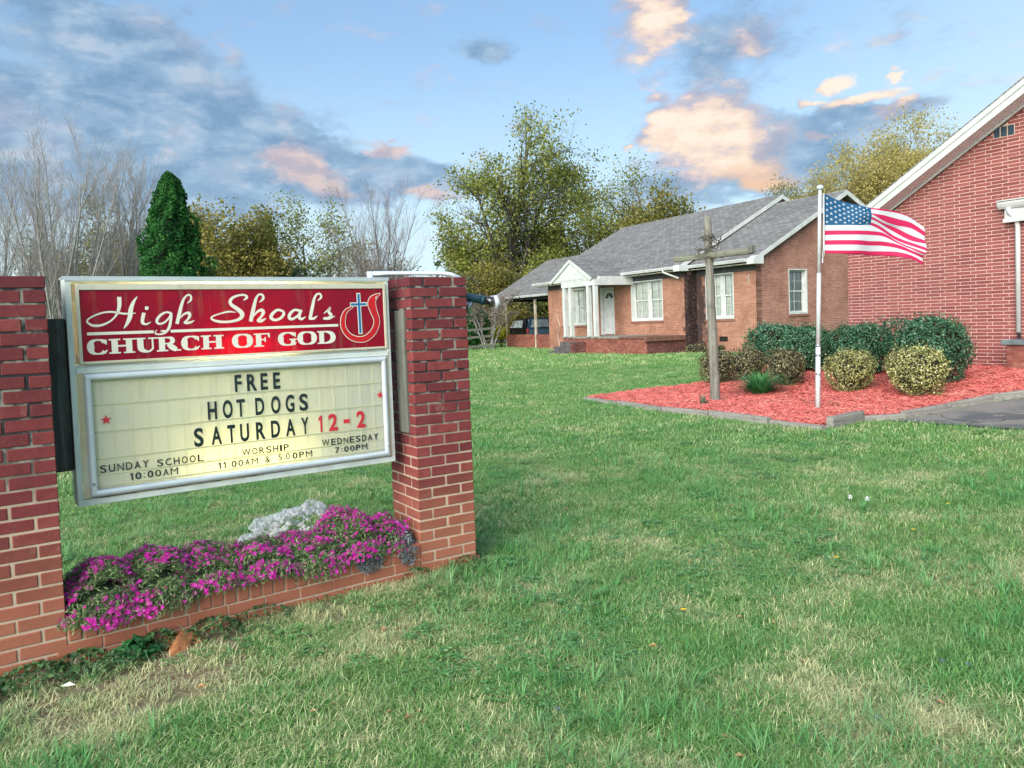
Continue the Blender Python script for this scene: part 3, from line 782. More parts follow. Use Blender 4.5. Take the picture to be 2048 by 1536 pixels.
for txt, bx, z0, z1 in ROWS:
    for ch, (u0, u1) in zip(txt, bx):
        letter(ch, u0, u1, z0 - (.002 if ch in 'OGSU' else 0), z1 + (.002 if ch in 'OGS' else 0), M['black'], .0045, .028)
for ch, u0, u1, z0, z1 in (('1',1.289,1.318,.931,1.031),('2',1.355,1.413,.930,1.035),('-',1.452,1.492,.968,.992),('2',1.538,1.596,.930,1.035)):
    letter(ch, u0, u1, z0, z1, M['redv'], .0045, .028)
def spread(txt, u0, u1, z0, z1, wide='', mt='black', bold=.012, narrow=()):
    """a line of small letters spaced as on the board"""
    adv = {'I': .35, ':': .30, '1': .52, ' ': .55, 'M': 1.12, 'W': 1.35, '&': 1.0}
    w = [adv.get(c, .85) for c in txt]; gap = .30; tot = sum(w) + gap * (len(txt) - 1); k = (u1 - u0) / tot; u = u0
    for c, wi in zip(txt, w):
        if c != ' ':
            if c == ':':
                b = MB(); q_ = (z1 - z0) * .16; um = u + wi * k / 2
                for zz in (.22, .72): b.add([(um - q_/2, .0052, z0 + (z1-z0)*zz - q_/2), (um + q_/2, .0052, z0 + (z1-z0)*zz - q_/2), (um + q_/2, .0052, z0 + (z1-z0)*zz + q_/2), (um - q_/2, .0052, z0 + (z1-z0)*zz + q_/2)], [(0, 1, 2, 3)])
                b.build('letter', M[mt], SG)
            else: letter(c, u, u + wi * k, z0, z1, M[mt], .0052, 0.0 if c in 'MWN&' else bold)
        u += (wi + gap) * k
spread('SUNDAY', .110, .342, .849, .889); spread('SCHOOL', .383, .622, .845, .884)
spread('10:00AM', .246, .486, .792, .829)
spread('WORSHIP', .832, 1.103, .846, .883, mt='faded'if 'faded' in M else 'black')
spread('11:00AM', .697, .920, .789, .825); spread('&', .963, .989, .789, .826)
spread('5:0', 1.037, 1.106, .792, .829, bold=.0); spread('0PM', 1.123, 1.244, .790, .827)
spread('WEDNESDAY', 1.308, 1.678, .843, .882); spread('7:00PM', 1.389, 1.602, .790, .826)
def star(u, z, r, cut=None):
    b = MB(); P_ = [(u + (r if i % 2 == 0 else r*.40) * sin(pi*i/5), z + (r if i % 2 == 0 else r*.40) * cos(pi*i/5)) for i in range(10)]
    if cut: P_ = [(min(a, cut), c_) for a, c_ in P_]
    b.add([(a, .0045, c_) for a, c_ in P_] + [(a, .0062, c_) for a, c_ in P_], [tuple(range(9, -1, -1)), tuple(range(10, 20))] + [(i, (i+1) % 10, 10+(i+1) % 10, 10+i) for i in range(10)])
    b.build('star', M['redv'], SG)
star(.151, 1.123, .027); star(1.705, 1.123, .025, 1.7175)

# ribbons for the painted name
def crs(P, k=8):
    P = [np.array(p_, float) for p_ in P]; out = []
    Q = [2*P[0]-P[1]] + P + [2*P[-1]-P[-2]]
    for i in range(1, len(Q) - 2):
        for j in range(k):
            t = j / k
            out.append(.5 * ((2*Q[i]) + (-Q[i-1]+Q[i+1])*t + (2*Q[i-1]-5*Q[i]+4*Q[i+1]-Q[i+2])*t*t + (-Q[i-1]+3*Q[i]-3*Q[i+1]+Q[i+2])*t**3))
    out.append(P[-1]); return out
LAY = [0]
def ribbon(b, pts, y, grow=0.0, closed=False, capr=True, k=8):
    """flat brush stroke on the panel, points (u, z, width)"""
    if closed: pts = list(pts)
    C_ = crs(pts, k) if len(pts) > 2 else [np.array(p_, float) for p_ in pts]
    LAY[0] += 1; y = y - .00006 * (LAY[0] % 9)
    n = len(C_); vs = []
    for i, c_ in enumerate(C_):
        a, d = C_[max(i-1, 0)], C_[min(i+1, n-1)]
        if closed and i in (0, n-1): a, d = C_[n-2], C_[1]
        t = (d - a)[:2]; t /= max(np.hypot(*t), 1e-9); w = max(c_[2], 0)/2 + grow
        e = 0
        if not closed and grow: e = -grow if i == 0 else (grow if i == n-1 else 0)
        vs += [(c_[0]+t[0]*e - t[1]*w, y, c_[1]+t[1]*e + t[0]*w), (c_[0]+t[0]*e + t[1]*w, y, c_[1]+t[1]*e - t[0]*w)]
    b.add(vs, [(2*i, 2*i+1, 2*i+3, 2*i+2) for i in range(n-1)])
SCRIPT= [[[2450,17600,200],[2440,17180,184],[2350,16820,144],[2180,16550,88],[1910,16310,88],[1530,16150,120],[1160,16150,120],[930,16310,88],[950,16460,72],[1220,16640,72],[1630,16790,88],[2010,16830,96],[2350,16780,96],[2690,16720,96],[3190,16740,40]],[[3310,17610,32],[3120,17330,144],[2970,16950,208],[2910,16570,216],[2770,16240,160],[2590,15950,40]],[[3760,17080,144],[3740,17000,184],[3700,16900,112]],[[3590,16750,176],[3510,16430,176],[3500,16220,160],[3620,16140,104],[3760,16170,80],[3910,16260,24]],[[4930,16700,120],[4690,16750,96],[4420,16620,128],[4220,16370,144],[4220,16190,120],[4380,16140,104],[4600,16230,96],[4820,16460,88],[4940,16700,80]],[[4940,16720,120],[4900,16350,136],[4790,15920,144],[4590,15670,120],[4330,15580,96],[4120,15610,80],[4090,15700,56],[4180,15820,32]],[[5790,17220,32],[5980,17400,104],[5980,17620,104],[5830,17670,88],[5640,17490,112],[5500,17170,152],[5370,16730,176],[5200,16110,176]],[[5300,16340,32],[5590,16630,104],[5840,16690,144],[5870,16520,160],[5760,16330,104],[5600,16170,120],[5770,16150,136],[5940,16190,104],[6110,16280,24]],[[8820,17340,57],[9010,17510,148],[8870,17640,114],[8540,17620,114],[8220,17490,148],[8070,17290,171],[8150,17080,194],[8450,16850,228],[8690,16590,251],[8620,16350,194],[8310,16200,148],[7780,16140,137],[7270,16200,137],[7010,16350,103],[7130,16490,80],[7550,16630,80],[7970,16710,103],[8360,16670,34]],[[9700,17210,46],[9930,17410,137],[9910,17620,125],[9730,17670,103],[9560,17500,137],[9440,17170,182],[9300,16680,217],[9150,16120,205]],[[9250,16330,46],[9560,16670,125],[9810,16760,182],[9900,16620,194],[9770,16390,137],[9570,16160,148],[9780,16150,171],[10050,16280,34]],[[11060,16670,125],[10730,16750,148],[10410,16520,182],[10340,16300,194],[10560,16170,148],[10870,16260,148],[11080,16480,171],[11070,16670,125]],[[12090,16670,137],[11750,16730,137],[11460,16500,182],[11410,16270,182],[11590,16200,148],[11930,16390,125],[12100,16620,125]],[[12160,16720,160],[12030,16460,182],[12010,16260,182],[12170,16190,148],[12400,16320,34]],[[13190,17260,46],[13410,17450,125],[13370,17650,114],[13170,17650,114],[12990,17400,148],[12860,16950,194],[12660,16200,194]],[[12590,16190,114],[12890,16200,148],[13140,16360,34]],[[13540,16490,46],[13870,16730,125],[13950,16840,114],[13860,16560,171],[13990,16380,194],[13840,16210,160],[13540,16180,148]],[[13480,16180,114],[13840,16170,148],[14240,16310,34]]]
FLAME= [[15390,16850,68],[14970,16590,171],[14760,16160,256],[14760,15600,285],[15080,15090,296],[15600,14840,313],[16180,14860,342],[16680,15210,353],[16950,15680,353],[16970,16100,370],[16800,16580,427],[16700,17000,502],[16790,17300,410],[17050,17520,205],[17280,17640,23]]
NAMES = ['H','H','i','g','g','g','h','h','S','h','h','o','a','a','l','l','s','s']
WORDL = [[0,1],[2,20],[4,5],[6,7],[8],[9,10],[11],[12,13],[14,15],[16,17]]
YH = -.0052
strokes = [[(p_[0]/1e4, p_[1]/1e4, p_[2]/1e4) for p_ in s_] for s_ in SCRIPT]
idot, istem = strokes[2], strokes[3]
for grp in ([0,1],[2,3],[4,5],[6,7],[8],[9,10],[11],[12,13],[14,15],[16,17]):
    b = MB()
    for i in grp: ribbon(b, strokes[i], YH, closed=(i == 11))
    b.build('painted_letter', M['whitev'], SG)
b = MB()
ribbon(b, [(.087,1.5725,.0150),(.401,1.5725,.0150)], YH); ribbon(b, [(.486,1.5725,.0150),(1.442,1.5745,.0150)], YH)
ribbon(b, [(.436,1.5745,.006),(.452,1.575,.009),(.468,1.574,.003)], YH)
b.build('underline', M['whitev'], SG)
# wide serif capitals
def serif(ch, u0, u1, z0=1.4655, z1=1.5425):
    b = MB(); W_ = u1 - u0; H_ = z1 - z0; st = .030; hl = .0075; zm = (z0+z1)/2
    def line(a, c_, w): ribbon(b, [(a[0], a[1], w), (c_[0], c_[1], w)], YH)
    def ser(x0_, x1_, z): line((x0_, z), (x1_, z), hl)
    def stem(x, z0_=z0, z1_=z1): line((x, z0_), (x, z1_), st)
    def arc(cx, cz, rx, rz, a0, a1, wide, thin_, n=26, closed=False):
        pts = []
        for i in range(n + 1):
            t = a0 + (a1 - a0) * i / n
            w = thin_ + (wide - thin_) * abs(cos(t)) ** 1.6
            pts.append((cx + (rx - w/2) * cos(t), cz + (rz - thin_/2) * sin(t), w))
        ribbon(b, pts, YH, closed=closed, k=1)
    if ch in 'CG':
        arc(u0 + W_*.54, zm, W_*.54, H_/2 + .001, radians(42), radians(180), st*1.12, hl)
        arc(u0 + W_*.54, zm, W_*.54, H_/2 + .001, radians(180), radians(318 if ch == 'C' else 330), st*1.12, hl)
        line((u1 - .006, z1 - .002), (u1 - .006, z1 - H_*.36), .007)
        ribbon(b, [(u1-.004, z1-H_*.34, .004), (u1-.016, z1-H_*.14, .016)], YH)
        if ch == 'C': ribbon(b, [(u1-.001, z0+H_*.26, .005), (u1-.014, z0+H_*.12, .012)], YH)
        else: line((u1 - .020, z0 + .001), (u1 - .020, zm - .004), .026); ser(u1 - .042, u1 + .004, zm - .004)
    elif ch == 'O':
        arc(u0 + W_/2, zm, W_/2, H_/2 + .001, 0, 2*pi, st*1.15, hl, 40, True)
    elif ch == 'H':
        for x in (u0 + .027, u1 - .027):
            stem(x); ser(x - .027, x + .027, z0 + hl/2); ser(x - .027, x + .027, z1 - hl/2)
        line((u0 + .03, zm + .001), (u1 - .03, zm + .001), .009)
    elif ch == 'U':
        x = u0 + .027; stem(x, z0 + H_*.36, z1); ser(x - .027, x + .026, z1 - hl/2)
        x2 = u1 - .018; line((x2, z0 + H_*.38, 0)[:2], (x2, z1), .009); ser(x2 - .021, x2 + .019, z1 - hl/2)
        ribbon(b, [(x, z0+H_*.40, st), (x+.004, z0+H_*.22, st*.95), (x+.018, z0+H_*.09, .018), (x+.036, z0+.003, .010), (x2-.012, z0+H_*.10, .010), (x2-.001, z0+H_*.24, .010), (x2, z0+H_*.42, .009)], YH)
    elif ch in 'RD':
        x = u0 + .027; stem(x); ser(x - .027, x + .030, z0 + hl/2); ser(x - .027, x + .030, z1 - hl/2)
        if ch == 'D':
            n = 22; pts = [(x, z1 - hl/2, hl)]
            for i in range(n + 1):
                t = pi/2 - pi * i / n; w = hl + (st*1.12 - hl) * abs(cos(t)) ** 1.5
                pts.append((x + .012 + (u1 - x - .012 - w/2) * cos(t), zm + (H_/2 - hl/2) * sin(t), w))
            pts.append((x, z0 + hl/2, hl)); ribbon(b, pts, YH, k=1)
        else:
            cz = z1 - H_*.26; n = 18; pts = [(x, z1 - hl/2, hl)]
            for i in range(n + 1):
                t = pi/2 - pi * i / n; w = hl + (.026 - hl) * abs(cos(t)) ** 1.5
                pts.append((x + .026 + (.040 - w/2) * cos(t), cz + (H_*.26 - hl/2) * sin(t), w))
            pts.append((x, z1 - H_*.52 + hl/2, hl)); ribbon(b, pts, YH, k=1)
            ribbon(b, [(x+.030, zm - .001, .020), (x+.052, z0+H_*.25, .030), (x+.072, z0+.006, .022)], YH); ser(x + .058, u1, z0 + hl/2)
    elif ch == 'F':
        x = u0 + .027; stem(x); ser(x - .027, x + .030, z0 + hl/2); ser(x - .027, u1 - .002, z1 - hl/2)
        ribbon(b, [(u1-.004, z1-.002, .006), (u1-.006, z1-H_*.18, .012), (u1-.003, z1-H_*.34, .004)], YH)
        line((x, zm + .002), (u1 - .030, zm + .002), .008); line((u1 - .028, zm - .012), (u1 - .028, zm + .016), .008)
    b.build('painted_letter', M['whitev'], SG)
for ch, u0, u1 in (('C',.083,.177),('H',.184,.306),('U',.306,.411),('R',.412,.534),('C',.536,.632),('H',.639,.761),('O',.805,.923),('F',.928,1.021),('G',1.067,1.177),('O',1.183,1.303),('D',1.306,1.422)):
    serif(ch, u0, u1)
# emblem
fl = [(p_[0]/1e4, p_[1]/1e4, p_[2]/1e4) for p_ in FLAME]
b = MB(); ribbon(b, fl, -.0047, .0042, k=10); b.build('emblem_outline', M['whitev'], SG)
b = MB(); ribbon(b, fl, -.0056, 0, k=10); b.build('emblem_flame', M['flamev'], SG)
b = MB(); ribbon(b, [(1.5525,1.648,.003),(1.701,1.735,.006),(1.705,1.752,.002)][1:], -.0065); ribbon(b, [(1.6945,1.733,.004),(1.7005,1.748,.001)], -.0065)
ribbon(b, [(1.582,1.764,.0148),(1.585,1.521,.0148)], -.0068, .0058); ribbon(b, [(1.530,1.6995,.0137),(1.631,1.700,.0137)], -.0068, .0052)
b.build('cross_outline', M['whitev'], SG)
b = MB(); ribbon(b, [(1.582,1.764,.0148),(1.585,1.521,.0148)], -.0080); ribbon(b, [(1.530,1.6995,.0137),(1.631,1.700,.0137)], -.0080); b.build('emblem_cross', M['bluev'], SG)

# timber posts on the inner pillar faces that carry the sign
def post_obj(loc, rz, sx, sy, sz, m_, label, name='timber_post'):
    b = MB(); chamfer_box(b, 0, 0, sz/2, sx, sy, sz, .006)
    o = b.build(name, m_, None, (loc[0], loc[1], loc[2]), rz)
    return tag(o, label, 'post')
post_obj((-2.340, 3.955, .875), aS, .088, .14, .78, M['darkpost'], 'dark weathered timber post fixed between left pillar and sign')
post_obj((-.690, 4.985, .865), aS, .075, .13, .79, M['post'], 'grey weathered timber post fixed between sign and right pillar')

# conduit over the pillar top, flood lamp behind the pillar
CD = empty('conduit', (0, 0, 0), 0, 'pale metal conduit arm lying over the right pillar top behind the sign', 'conduit')
b = MB(); b.tube([(-.905, 5.04, 1.80), (-.905, 5.04, 1.915)], .020, 10); b.build('upright', M['alu'], CD, smooth=True)
b = MB(); b.tube([(-.925, 5.04, 1.905), (-.80, 5.05, 1.903), (-.60, 5.06, 1.897), (-.44, 5.07, 1.892), (-.38, 5.075, 1.882), (-.33, 5.08, 1.862), (-.31, 5.30, 1.80)], .014, 8); b.build('arm', M['alu'], CD, smooth=True)
FLp = empty('flood_lamp', (-.16, 5.30, 1.70), 0, 'twin floodlight with dark holders behind the right brick pillar', 'floodlight')
navy = simple('navy_lamp_holder', (.02, .06, .10), (.03, .08, .12), 9, .4)
b = MB(); b.tube([(-.30, .02, .055), (-.16, .0, .045), (-.035, 0, .015)], [.027, .028, .030], 12); b.tube([(-.035, 0, .015), (-.015, 0, .01)], [.034, .034], 12); b.build('lamp_holder', navy, FLp, smooth=True)
b = MB(); b.tube([(-.02, 0, .010), (.02, 0, .004), (.045, 0, -.0)], [.026, .030, .040], 14); b.tube([(.045, 0, 0), (.048, 0, .0)], [.044, .040], 14); b.build('lamp_neck', simple('dark_chrome', (.10,.10,.11), (.2,.2,.22), 30, .2, .9), FLp, smooth=True)
b = MB(); b.tube([(.030, .0, .034), (.062, -.004, .030), (.074, -.004, -.01), (.062, -.002, -.052)], [.006, .020, .022, .008], 12); b.build('lamp_shield', M['alu'], FLp, smooth=True)
b = MB(); b.tube([(-.30, .03, .02), (-.18, .0, -.01)], [.014, .014], 8); b.tube([(-.18, .0, -.01), (-.12, -.015, -.035)], [.02, .045], 16); b.tube([(-.12, -.015, -.035), (-.105, -.022, -.042), (-.100, -.024, -.044)], [.048, .045, .01], 16)
b.build('second_lamp', M['steel'], FLp, smooth=True)
# ------------------------------------------------------------------ materials for the buildings
def shingle_mat(name, slope_sin, along='x', c=(.215, .215, .22)):
    m, nt, p = mat(name); v = objc(nt); x, y, z = nt.xyz(v)
    a = x if along == 'x' else y
    uv = nt.comb(a, nt.math('DIVIDE', z, slope_sin), 0)
    bt = nt.node('ShaderNodeTexBrick'); nt.put(bt.inputs['Vector'], uv)
    for k, val in (('Scale', 1.0), ('Brick Width', .33), ('Row Height', .16), ('Mortar Size', .012), ('Mortar Smooth', .3), ('Bias', 0)): bt.inputs[k].default_value = val
    bt.inputs['Color1'].default_value = (*[q * .70 for q in c], 1); bt.inputs['Color2'].default_value = (*[q * 1.22 for q in c], 1); bt.inputs['Mortar'].default_value = (*[q * .3 for q in c], 1)
    f = nt.noise(v, 1.6, 5, .6); g_ = nt.noise(v, 60, 3)
    col = nt.mix(nt.mr(f, .4, .62), bt.outputs[0], nt.mix(1.0, bt.outputs[0], (1.15, 1.13, 1.1), 'MULTIPLY'))
    col = nt.mix(nt.math('MULTIPLY', nt.mr(nt.noise(nt.comb(nt.math('MULTIPLY', a, 2.2), nt.math('MULTIPLY', z, .25), 0), 1, 4), .5, .7), .25), col, (.12, .13, .12))
    col = nt.mix(nt.math('MULTIPLY', g_, .35), col, (.22, .22, .22))
    nt.put(p.inputs['Base Color'], col); p.inputs['Roughness'].default_value = .92; p.inputs['Specular IOR Level'].default_value = .15
    row = nt.math('FRACT', nt.math('DIVIDE', nt.math('DIVIDE', z, slope_sin), .16))
    h = nt.math('ADD', nt.math('MULTIPLY', nt.math('SUBTRACT', 1.0, row), .9), nt.math('MULTIPLY', bt.outputs['Fac'], -.5))
    bump(nt, p, nt.math('ADD', h, nt.math('MULTIPLY', g_, .3)), .9, .02); return m
def house_brick(name, horiz='x', base=((.32, .14, .095), (.44, .21, .145)), mortar=(.50, .38, .30), w=.203, h=.0677, ms=.011, stains_shade=True):
    m, nt, p = mat(name); v = objc(nt); x, y, z = nt.xyz(v)
    a = x if horiz == 'x' else y
    uv = nt.comb(a, z, 0)
    bt = nt.node('ShaderNodeTexBrick'); nt.put(bt.inputs['Vector'], uv)
    for k, val in (('Scale', 1.0), ('Brick Width', w), ('Row Height', h), ('Mortar Size', ms / 2), ('Mortar Smooth', .15), ('Bias', 0)): bt.inputs[k].default_value = val
    bt.inputs['Color1'].default_value = (*base[0], 1); bt.inputs['Color2'].default_value = (*base[1], 1); bt.inputs['Mortar'].default_value = (*mortar, 1)
    col = bt.outputs[0]
    col = nt.mix(nt.math('MULTIPLY', nt.mr(nt.noise(v, 1.3, 5, .6), .42, .66), .45), col, tuple(q * .55 for q in base[0]))
    col = nt.mix(nt.math('MULTIPLY', nt.mr(nt.noise(v, 9, 4), .5, .75), .25), col, (.55, .34, .24))
    if stains_shade:
        # eave shadow put into the brick colour, plus run-off beside the broken downspout
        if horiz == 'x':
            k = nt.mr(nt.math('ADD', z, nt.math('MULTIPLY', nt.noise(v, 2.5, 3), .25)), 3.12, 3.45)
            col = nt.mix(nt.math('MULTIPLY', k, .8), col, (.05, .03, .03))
        if horiz == 'x':
            dx = nt.math('ABSOLUTE', nt.math('ADD', x, 3.0)); n_ = nt.math('MULTIPLY', nt.math('SUBTRACT', nt.noise(v, 3, 5), .5), 1.5)
            k = nt.mr(nt.math('ADD', dx, n_), .62, .1)
            col = nt.mix(nt.math('MULTIPLY', k, .9), col, (.028, .024, .030))
    nt.put(p.inputs['Base Color'], col); p.inputs['Roughness'].default_value = .88; p.inputs['Specular IOR Level'].default_value = .2
    bump(nt, p, nt.math('ADD', nt.math('MULTIPLY', bt.outputs['Fac'], -1.0), nt.math('MULTIPLY', nt.noise(v, 70, 3), .3)), .6, .01); return m
M['hbx'] = house_brick('house_brick_front'); 
M['hby'] = house_brick('house_brick_side_shaded', 'y', ((.29, .125, .10), (.40, .185, .145)), (.50, .38, .31))  # same brick, darker and cooler: the side's shade is in the colour
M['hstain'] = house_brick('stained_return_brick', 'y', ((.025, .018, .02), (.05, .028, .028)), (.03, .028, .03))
M['porchb'] = house_brick('porch_brick', 'x', ((.20, .055, .045), (.34, .12, .085)), (.20, .14, .13), stains_shade=False)
M['porchy'] = house_brick('porch_brick_side_shaded', 'y', ((.12, .04, .04), (.20, .07, .06)), (.12, .10, .10), stains_shade=False)  # dimmed copy of the porch brick, shade of the side faces painted in
M['shx'] = shingle_mat('roof_shingles', .478); M['shy'] = shingle_mat('porch_roof_shingles', .478, 'y')
M['curtain'] = simple('curtain', (.84, .88, .84), (.66, .72, .70), 6, .9, world=False)
def glass_mat():
    m, nt, p = mat('window_glass'); m.node_tree.nodes.remove(p)
    out = m.node_tree.nodes['Material Output']
    t = nt.node('ShaderNodeBsdfTransparent'); t.inputs[0].default_value = (.95, .97, .96, 1)
    g = nt.node('ShaderNodeBsdfGlossy'); g.inputs['Roughness'].default_value = .04
    f = nt.node('ShaderNodeFresnel'); f.inputs[0].default_value = 1.55
    mx = nt.node('ShaderNodeMixShader'); nt.put(mx.inputs[0], nt.math('MULTIPLY', f.outputs[0], 1.6, clamp=True))
    nt.l.new(t.outputs[0], mx.inputs[1]); nt.l.new(g.outputs[0], mx.inputs[2]); nt.l.new(mx.outputs[0], out.inputs[0]); return m
M['glass'] = glass_mat()

def wall_grid(b, x0, x1, z0, z1, holes, y_out, depth=.30):
    """wall with openings; faces towards -y, thickness goes to +y; b.T turns it into place"""
    xs = sorted({x0, x1, *[h[0] for h in holes], *[h[1] for h in holes]}); zs = sorted({z0, z1, *[h[2] for h in holes], *[h[3] for h in holes]})
    xs = [v for v in xs if x0 <= v <= x1]; zs = [v for v in zs if z0 <= v <= z1]
    solid = {}
    for i in range(len(xs) - 1):
        for j in range(len(zs) - 1):
            mx_, mz_ = (xs[i] + xs[i+1]) / 2, (zs[j] + zs[j+1]) / 2
            solid[i, j] = not any(h[0] < mx_ < h[1] and h[2] < mz_ < h[3] for h in holes)
    y0, y1 = y_out, y_out + depth
    for (i, j), s_ in solid.items():
        if not s_: continue
        a, c_, d, e = xs[i], xs[i+1], zs[j], zs[j+1]
        b.add([(a,y0,d),(c_,y0,d),(c_,y0,e),(a,y0,e)], [(0,1,2,3)]); b.add([(a,y1,d),(c_,y1,d),(c_,y1,e),(a,y1,e)], [(3,2,1,0)])
        if not solid.get((i-1, j), False): b.add([(a,y0,d),(a,y0,e),(a,y1,e),(a,y1,d)], [(0,1,2,3)])
        if not solid.get((i+1, j), False): b.add([(c_,y0,d),(c_,y1,d),(c_,y1,e),(c_,y0,e)], [(0,1,2,3)])
        if not solid.get((i, j-1), False): b.add([(a,y0,d),(a,y1,d),(c_,y1,d),(c_,y0,d)], [(0,1,2,3)])
        if not solid.get((i, j+1), False): b.add([(a,y0,e),(c_,y0,e),(c_,y1,e),(a,y1,e)], [(0,1,2,3)])

def window_unit(parent, x0, x1, z0, z1, y, panes=1, T=None, sill=True):
    """white boxed window set back in the wall: liner, sashes, muntins, glass, curtain, brick sill"""
    b = MB(T); t = .045; D = .235
    b.box(x0, x0 + t, y - .012, y + D, z0, z1); b.box(x1 - t, x1, y - .012, y + D, z0, z1)
    b.box(x0 + t, x1 - t, y - .012, y + D, z1 - t, z1); b.box(x0 + t, x1 - t, y - .012, y + D, z0, z0 + t + .03)
    ww = x1 - x0 - 2 * t; mull = .16
    b2 = []
    cells = [(x0 + t, x1 - t)] if panes == 1 else [(x0 + t, (x0 + x1) / 2 - mull / 2), ((x0 + x1) / 2 + mull / 2, x1 - t)]
    if panes == 2: b.box((x0 + x1) / 2 - mull / 2, (x0 + x1) / 2 + mull / 2, y + .15, y + .235, z0 + t + .03, z1 - t)
    w = b.build('window', M['white'], parent)
    zb, zt = z0 + t + .03, z1 - t; zm = (zb + zt) / 2
    for (a, c_) in cells:
        for (d, e, yy) in ((zb, zm + .02, y + .190), (zm - .02, zt, y + .170)):
            s_ = MB(T); f = .048
            s_.box(a, a + f, yy, yy + .03, d, e); s_.box(c_ - f, c_, yy, yy + .03, d, e); s_.box(a + f, c_ - f, yy, yy + .03, d, d + f); s_.box(a + f, c_ - f, yy, yy + .03, e - f, e)
            mx_ = (a + c_) / 2; mz_ = (d + e) / 2
            s_.box(mx_ - .010, mx_ + .010, yy + .004, yy + .026, d + f, e - f)
            s_.box(a + f, mx_ - .010, yy + .004, yy + .026, mz_ - .010, mz_ + .010); s_.box(mx_ + .010, c_ - f, yy + .004, yy + .026, mz_ - .010, mz_ + .010)
            s_.build('sash', M['white'], w)
            g_ = MB(T); g_.add([(a + f * .8, yy + .015, d + f * .8), (c_ - f * .8, yy + .015, d + f * .8), (c_ - f * .8, yy + .015, e - f * .8), (a + f * .8, yy + .015, e - f * .8)], [(0, 1, 2, 3)]); g_.build('pane', M['glass'], w)
        # gathered curtain behind the panes
        cu = MB(T); n = 26; vs = []
        for i in range(n + 1):
            X = a + (c_ - a) * i / n; Y = y + .245 + .012 * sin(i * 2.1) + .006 * sin(i * 5.3)
            vs += [(X, Y, zb), (X, Y + .004, zt)]
        cu.add(vs, [(2*i, 2*i+2, 2*i+3, 2*i+1) for i in range(n)]); cu.build('curtain', M['curtain'], w, smooth=True)
    # dark box behind so that the room reads dark between the curtains
    k = MB(T); k.box(x0, x1, y + .275, y + .285, z0, z1); k.build('room_shade', M['dark'], w)
    if sill:
        s_ = MB(T); n = max(3, int((x1 - x0 + .1) / .0677)); 
        for i in range(n):
            X = x0 - .05 + i * (x1 - x0 + .1) / n
            s_.box(X + .004, X + (x1 - x0 + .1) / n - .004, y - .045, y + .02, z0 - .085, z0 - .012)
        s_.build('sill', M['silb'], w)
    return w
M['silb'] = simple('sill_brick', (.22, .10, .075), (.30, .15, .11), 12, .85, world=False)

def slab(b, P, th):
    """roof plane given by its corners in order, thickness downwards along the vertical"""
    n = len(P); vs = list(P) + [(x, y, z - th) for x, y, z in P]
    b.add(vs, [tuple(range(n)), tuple(range(2*n - 1, n - 1, -1))] + [(i, n + i, n + (i+1) % n, (i+1) % n) for i in range(n)])

# ------------------------------------------------------------------ the brick house (local x = right along the front, y = back)
HS = empty('brick_house', (9.03, 28.3, 0), radians(-62), 'orange brick house with grey shingle roof and small white columned porch', 'house')
win = [(-12.7, -10.55, 1.30, 3.10), (-6.93, -4.76, 1.42, 3.16)]
door = (-9.22, -8.22, .84, 3.02)
b = MB(); wall_grid(b, -14.10, -3.40, -.2, 3.50, win + [door], -.45); b.build('front_wall', M['hbx'], HS)
b = MB(); wall_grid(b, -3.395, 0, -.2, 3.50, [(-2.66, -1.12, 1.40, 3.17), (-1.98, -1.50, .52, .72)], 0); b.build('front_wall', M['hbx'], HS)
Ty = lambda x, y, z: (-y, x, z)       # a wall that faces to the right (+x): its run is local y
b = MB(lambda x, y, z: (-y, x, z)); wall_grid(b, .002, 9.2, -.2, 3.50, [(1.68, 2.68, 1.49, 3.20)], 0)
gz = lambda y: 3.50 + (6.20 - 3.50) * (1 - abs(y - 4.6) / 4.6)
b.add([(0, 0, 3.50), (9.2, 0, 3.50), (4.6, 0, 6.02), (0, .24, 3.50), (9.2, .24, 3.50), (4.6, .24, 6.02)], [(0,1,2), (5,4,3), (0,2,5,3), (1,4,5,2)])
b.build('side_wall', M['hby'], HS)
b = MB(Ty); b.box(-.45, 10.2, 3.18, 3.40, -.2, 3.5); b.add([(-.45, 3.18, 3.5), (10.4, 3.18, 3.5), (4.97, 3.18, 6.45), (-.45, 3.40, 3.5), (10.4, 3.40, 3.5), (4.97, 3.40, 6.45)], [(0,1,2), (5,4,3), (0,2,5,3), (1,4,5,2)])
o = b.build('return_wall', M['hstain'], HS)
b = MB(); b.box(-14.1, -3.4, 10.0, 10.2, -.2, 3.5); b.box(-3.4, -.24, 9.0, 9.2, -.2, 3.5); b.build('rear_wall', M['hbx'], HS)
b = MB(Ty); b.box(-.21, 10.0, 13.86, 14.098, -.2, 3.5); b.add([(-.45, 13.86, 3.5), (10.4, 13.86, 3.5), (4.97, 13.86, 6.45), (-.45, 14.09, 3.5), (10.4, 14.09, 3.5), (4.97, 14.09, 6.45)], [(0,1,2), (5,4,3), (0,2,5,3), (1,4,5,2)]); b.build('end_wall', M['hby'], HS)
for (x0, x1, z0, z1) in win: window_unit(HS, x0, x1, z0, z1, -.45, 2)
window_unit(HS, -2.66, -1.12, 1.40, 3.17, 0, 2)
window_unit(HS, 1.68, 2.68, 1.49, 3.20, 0, 1, Ty)
b = MB(); b.box(-1.98, -1.50, .06, .07, .52, .72)
for k in range(5): b.box(-1.97 + k*.1, -1.955 + k*.1, .03, .05, .52, .72)
b.build('crawl_vent', M['dark'], HS)
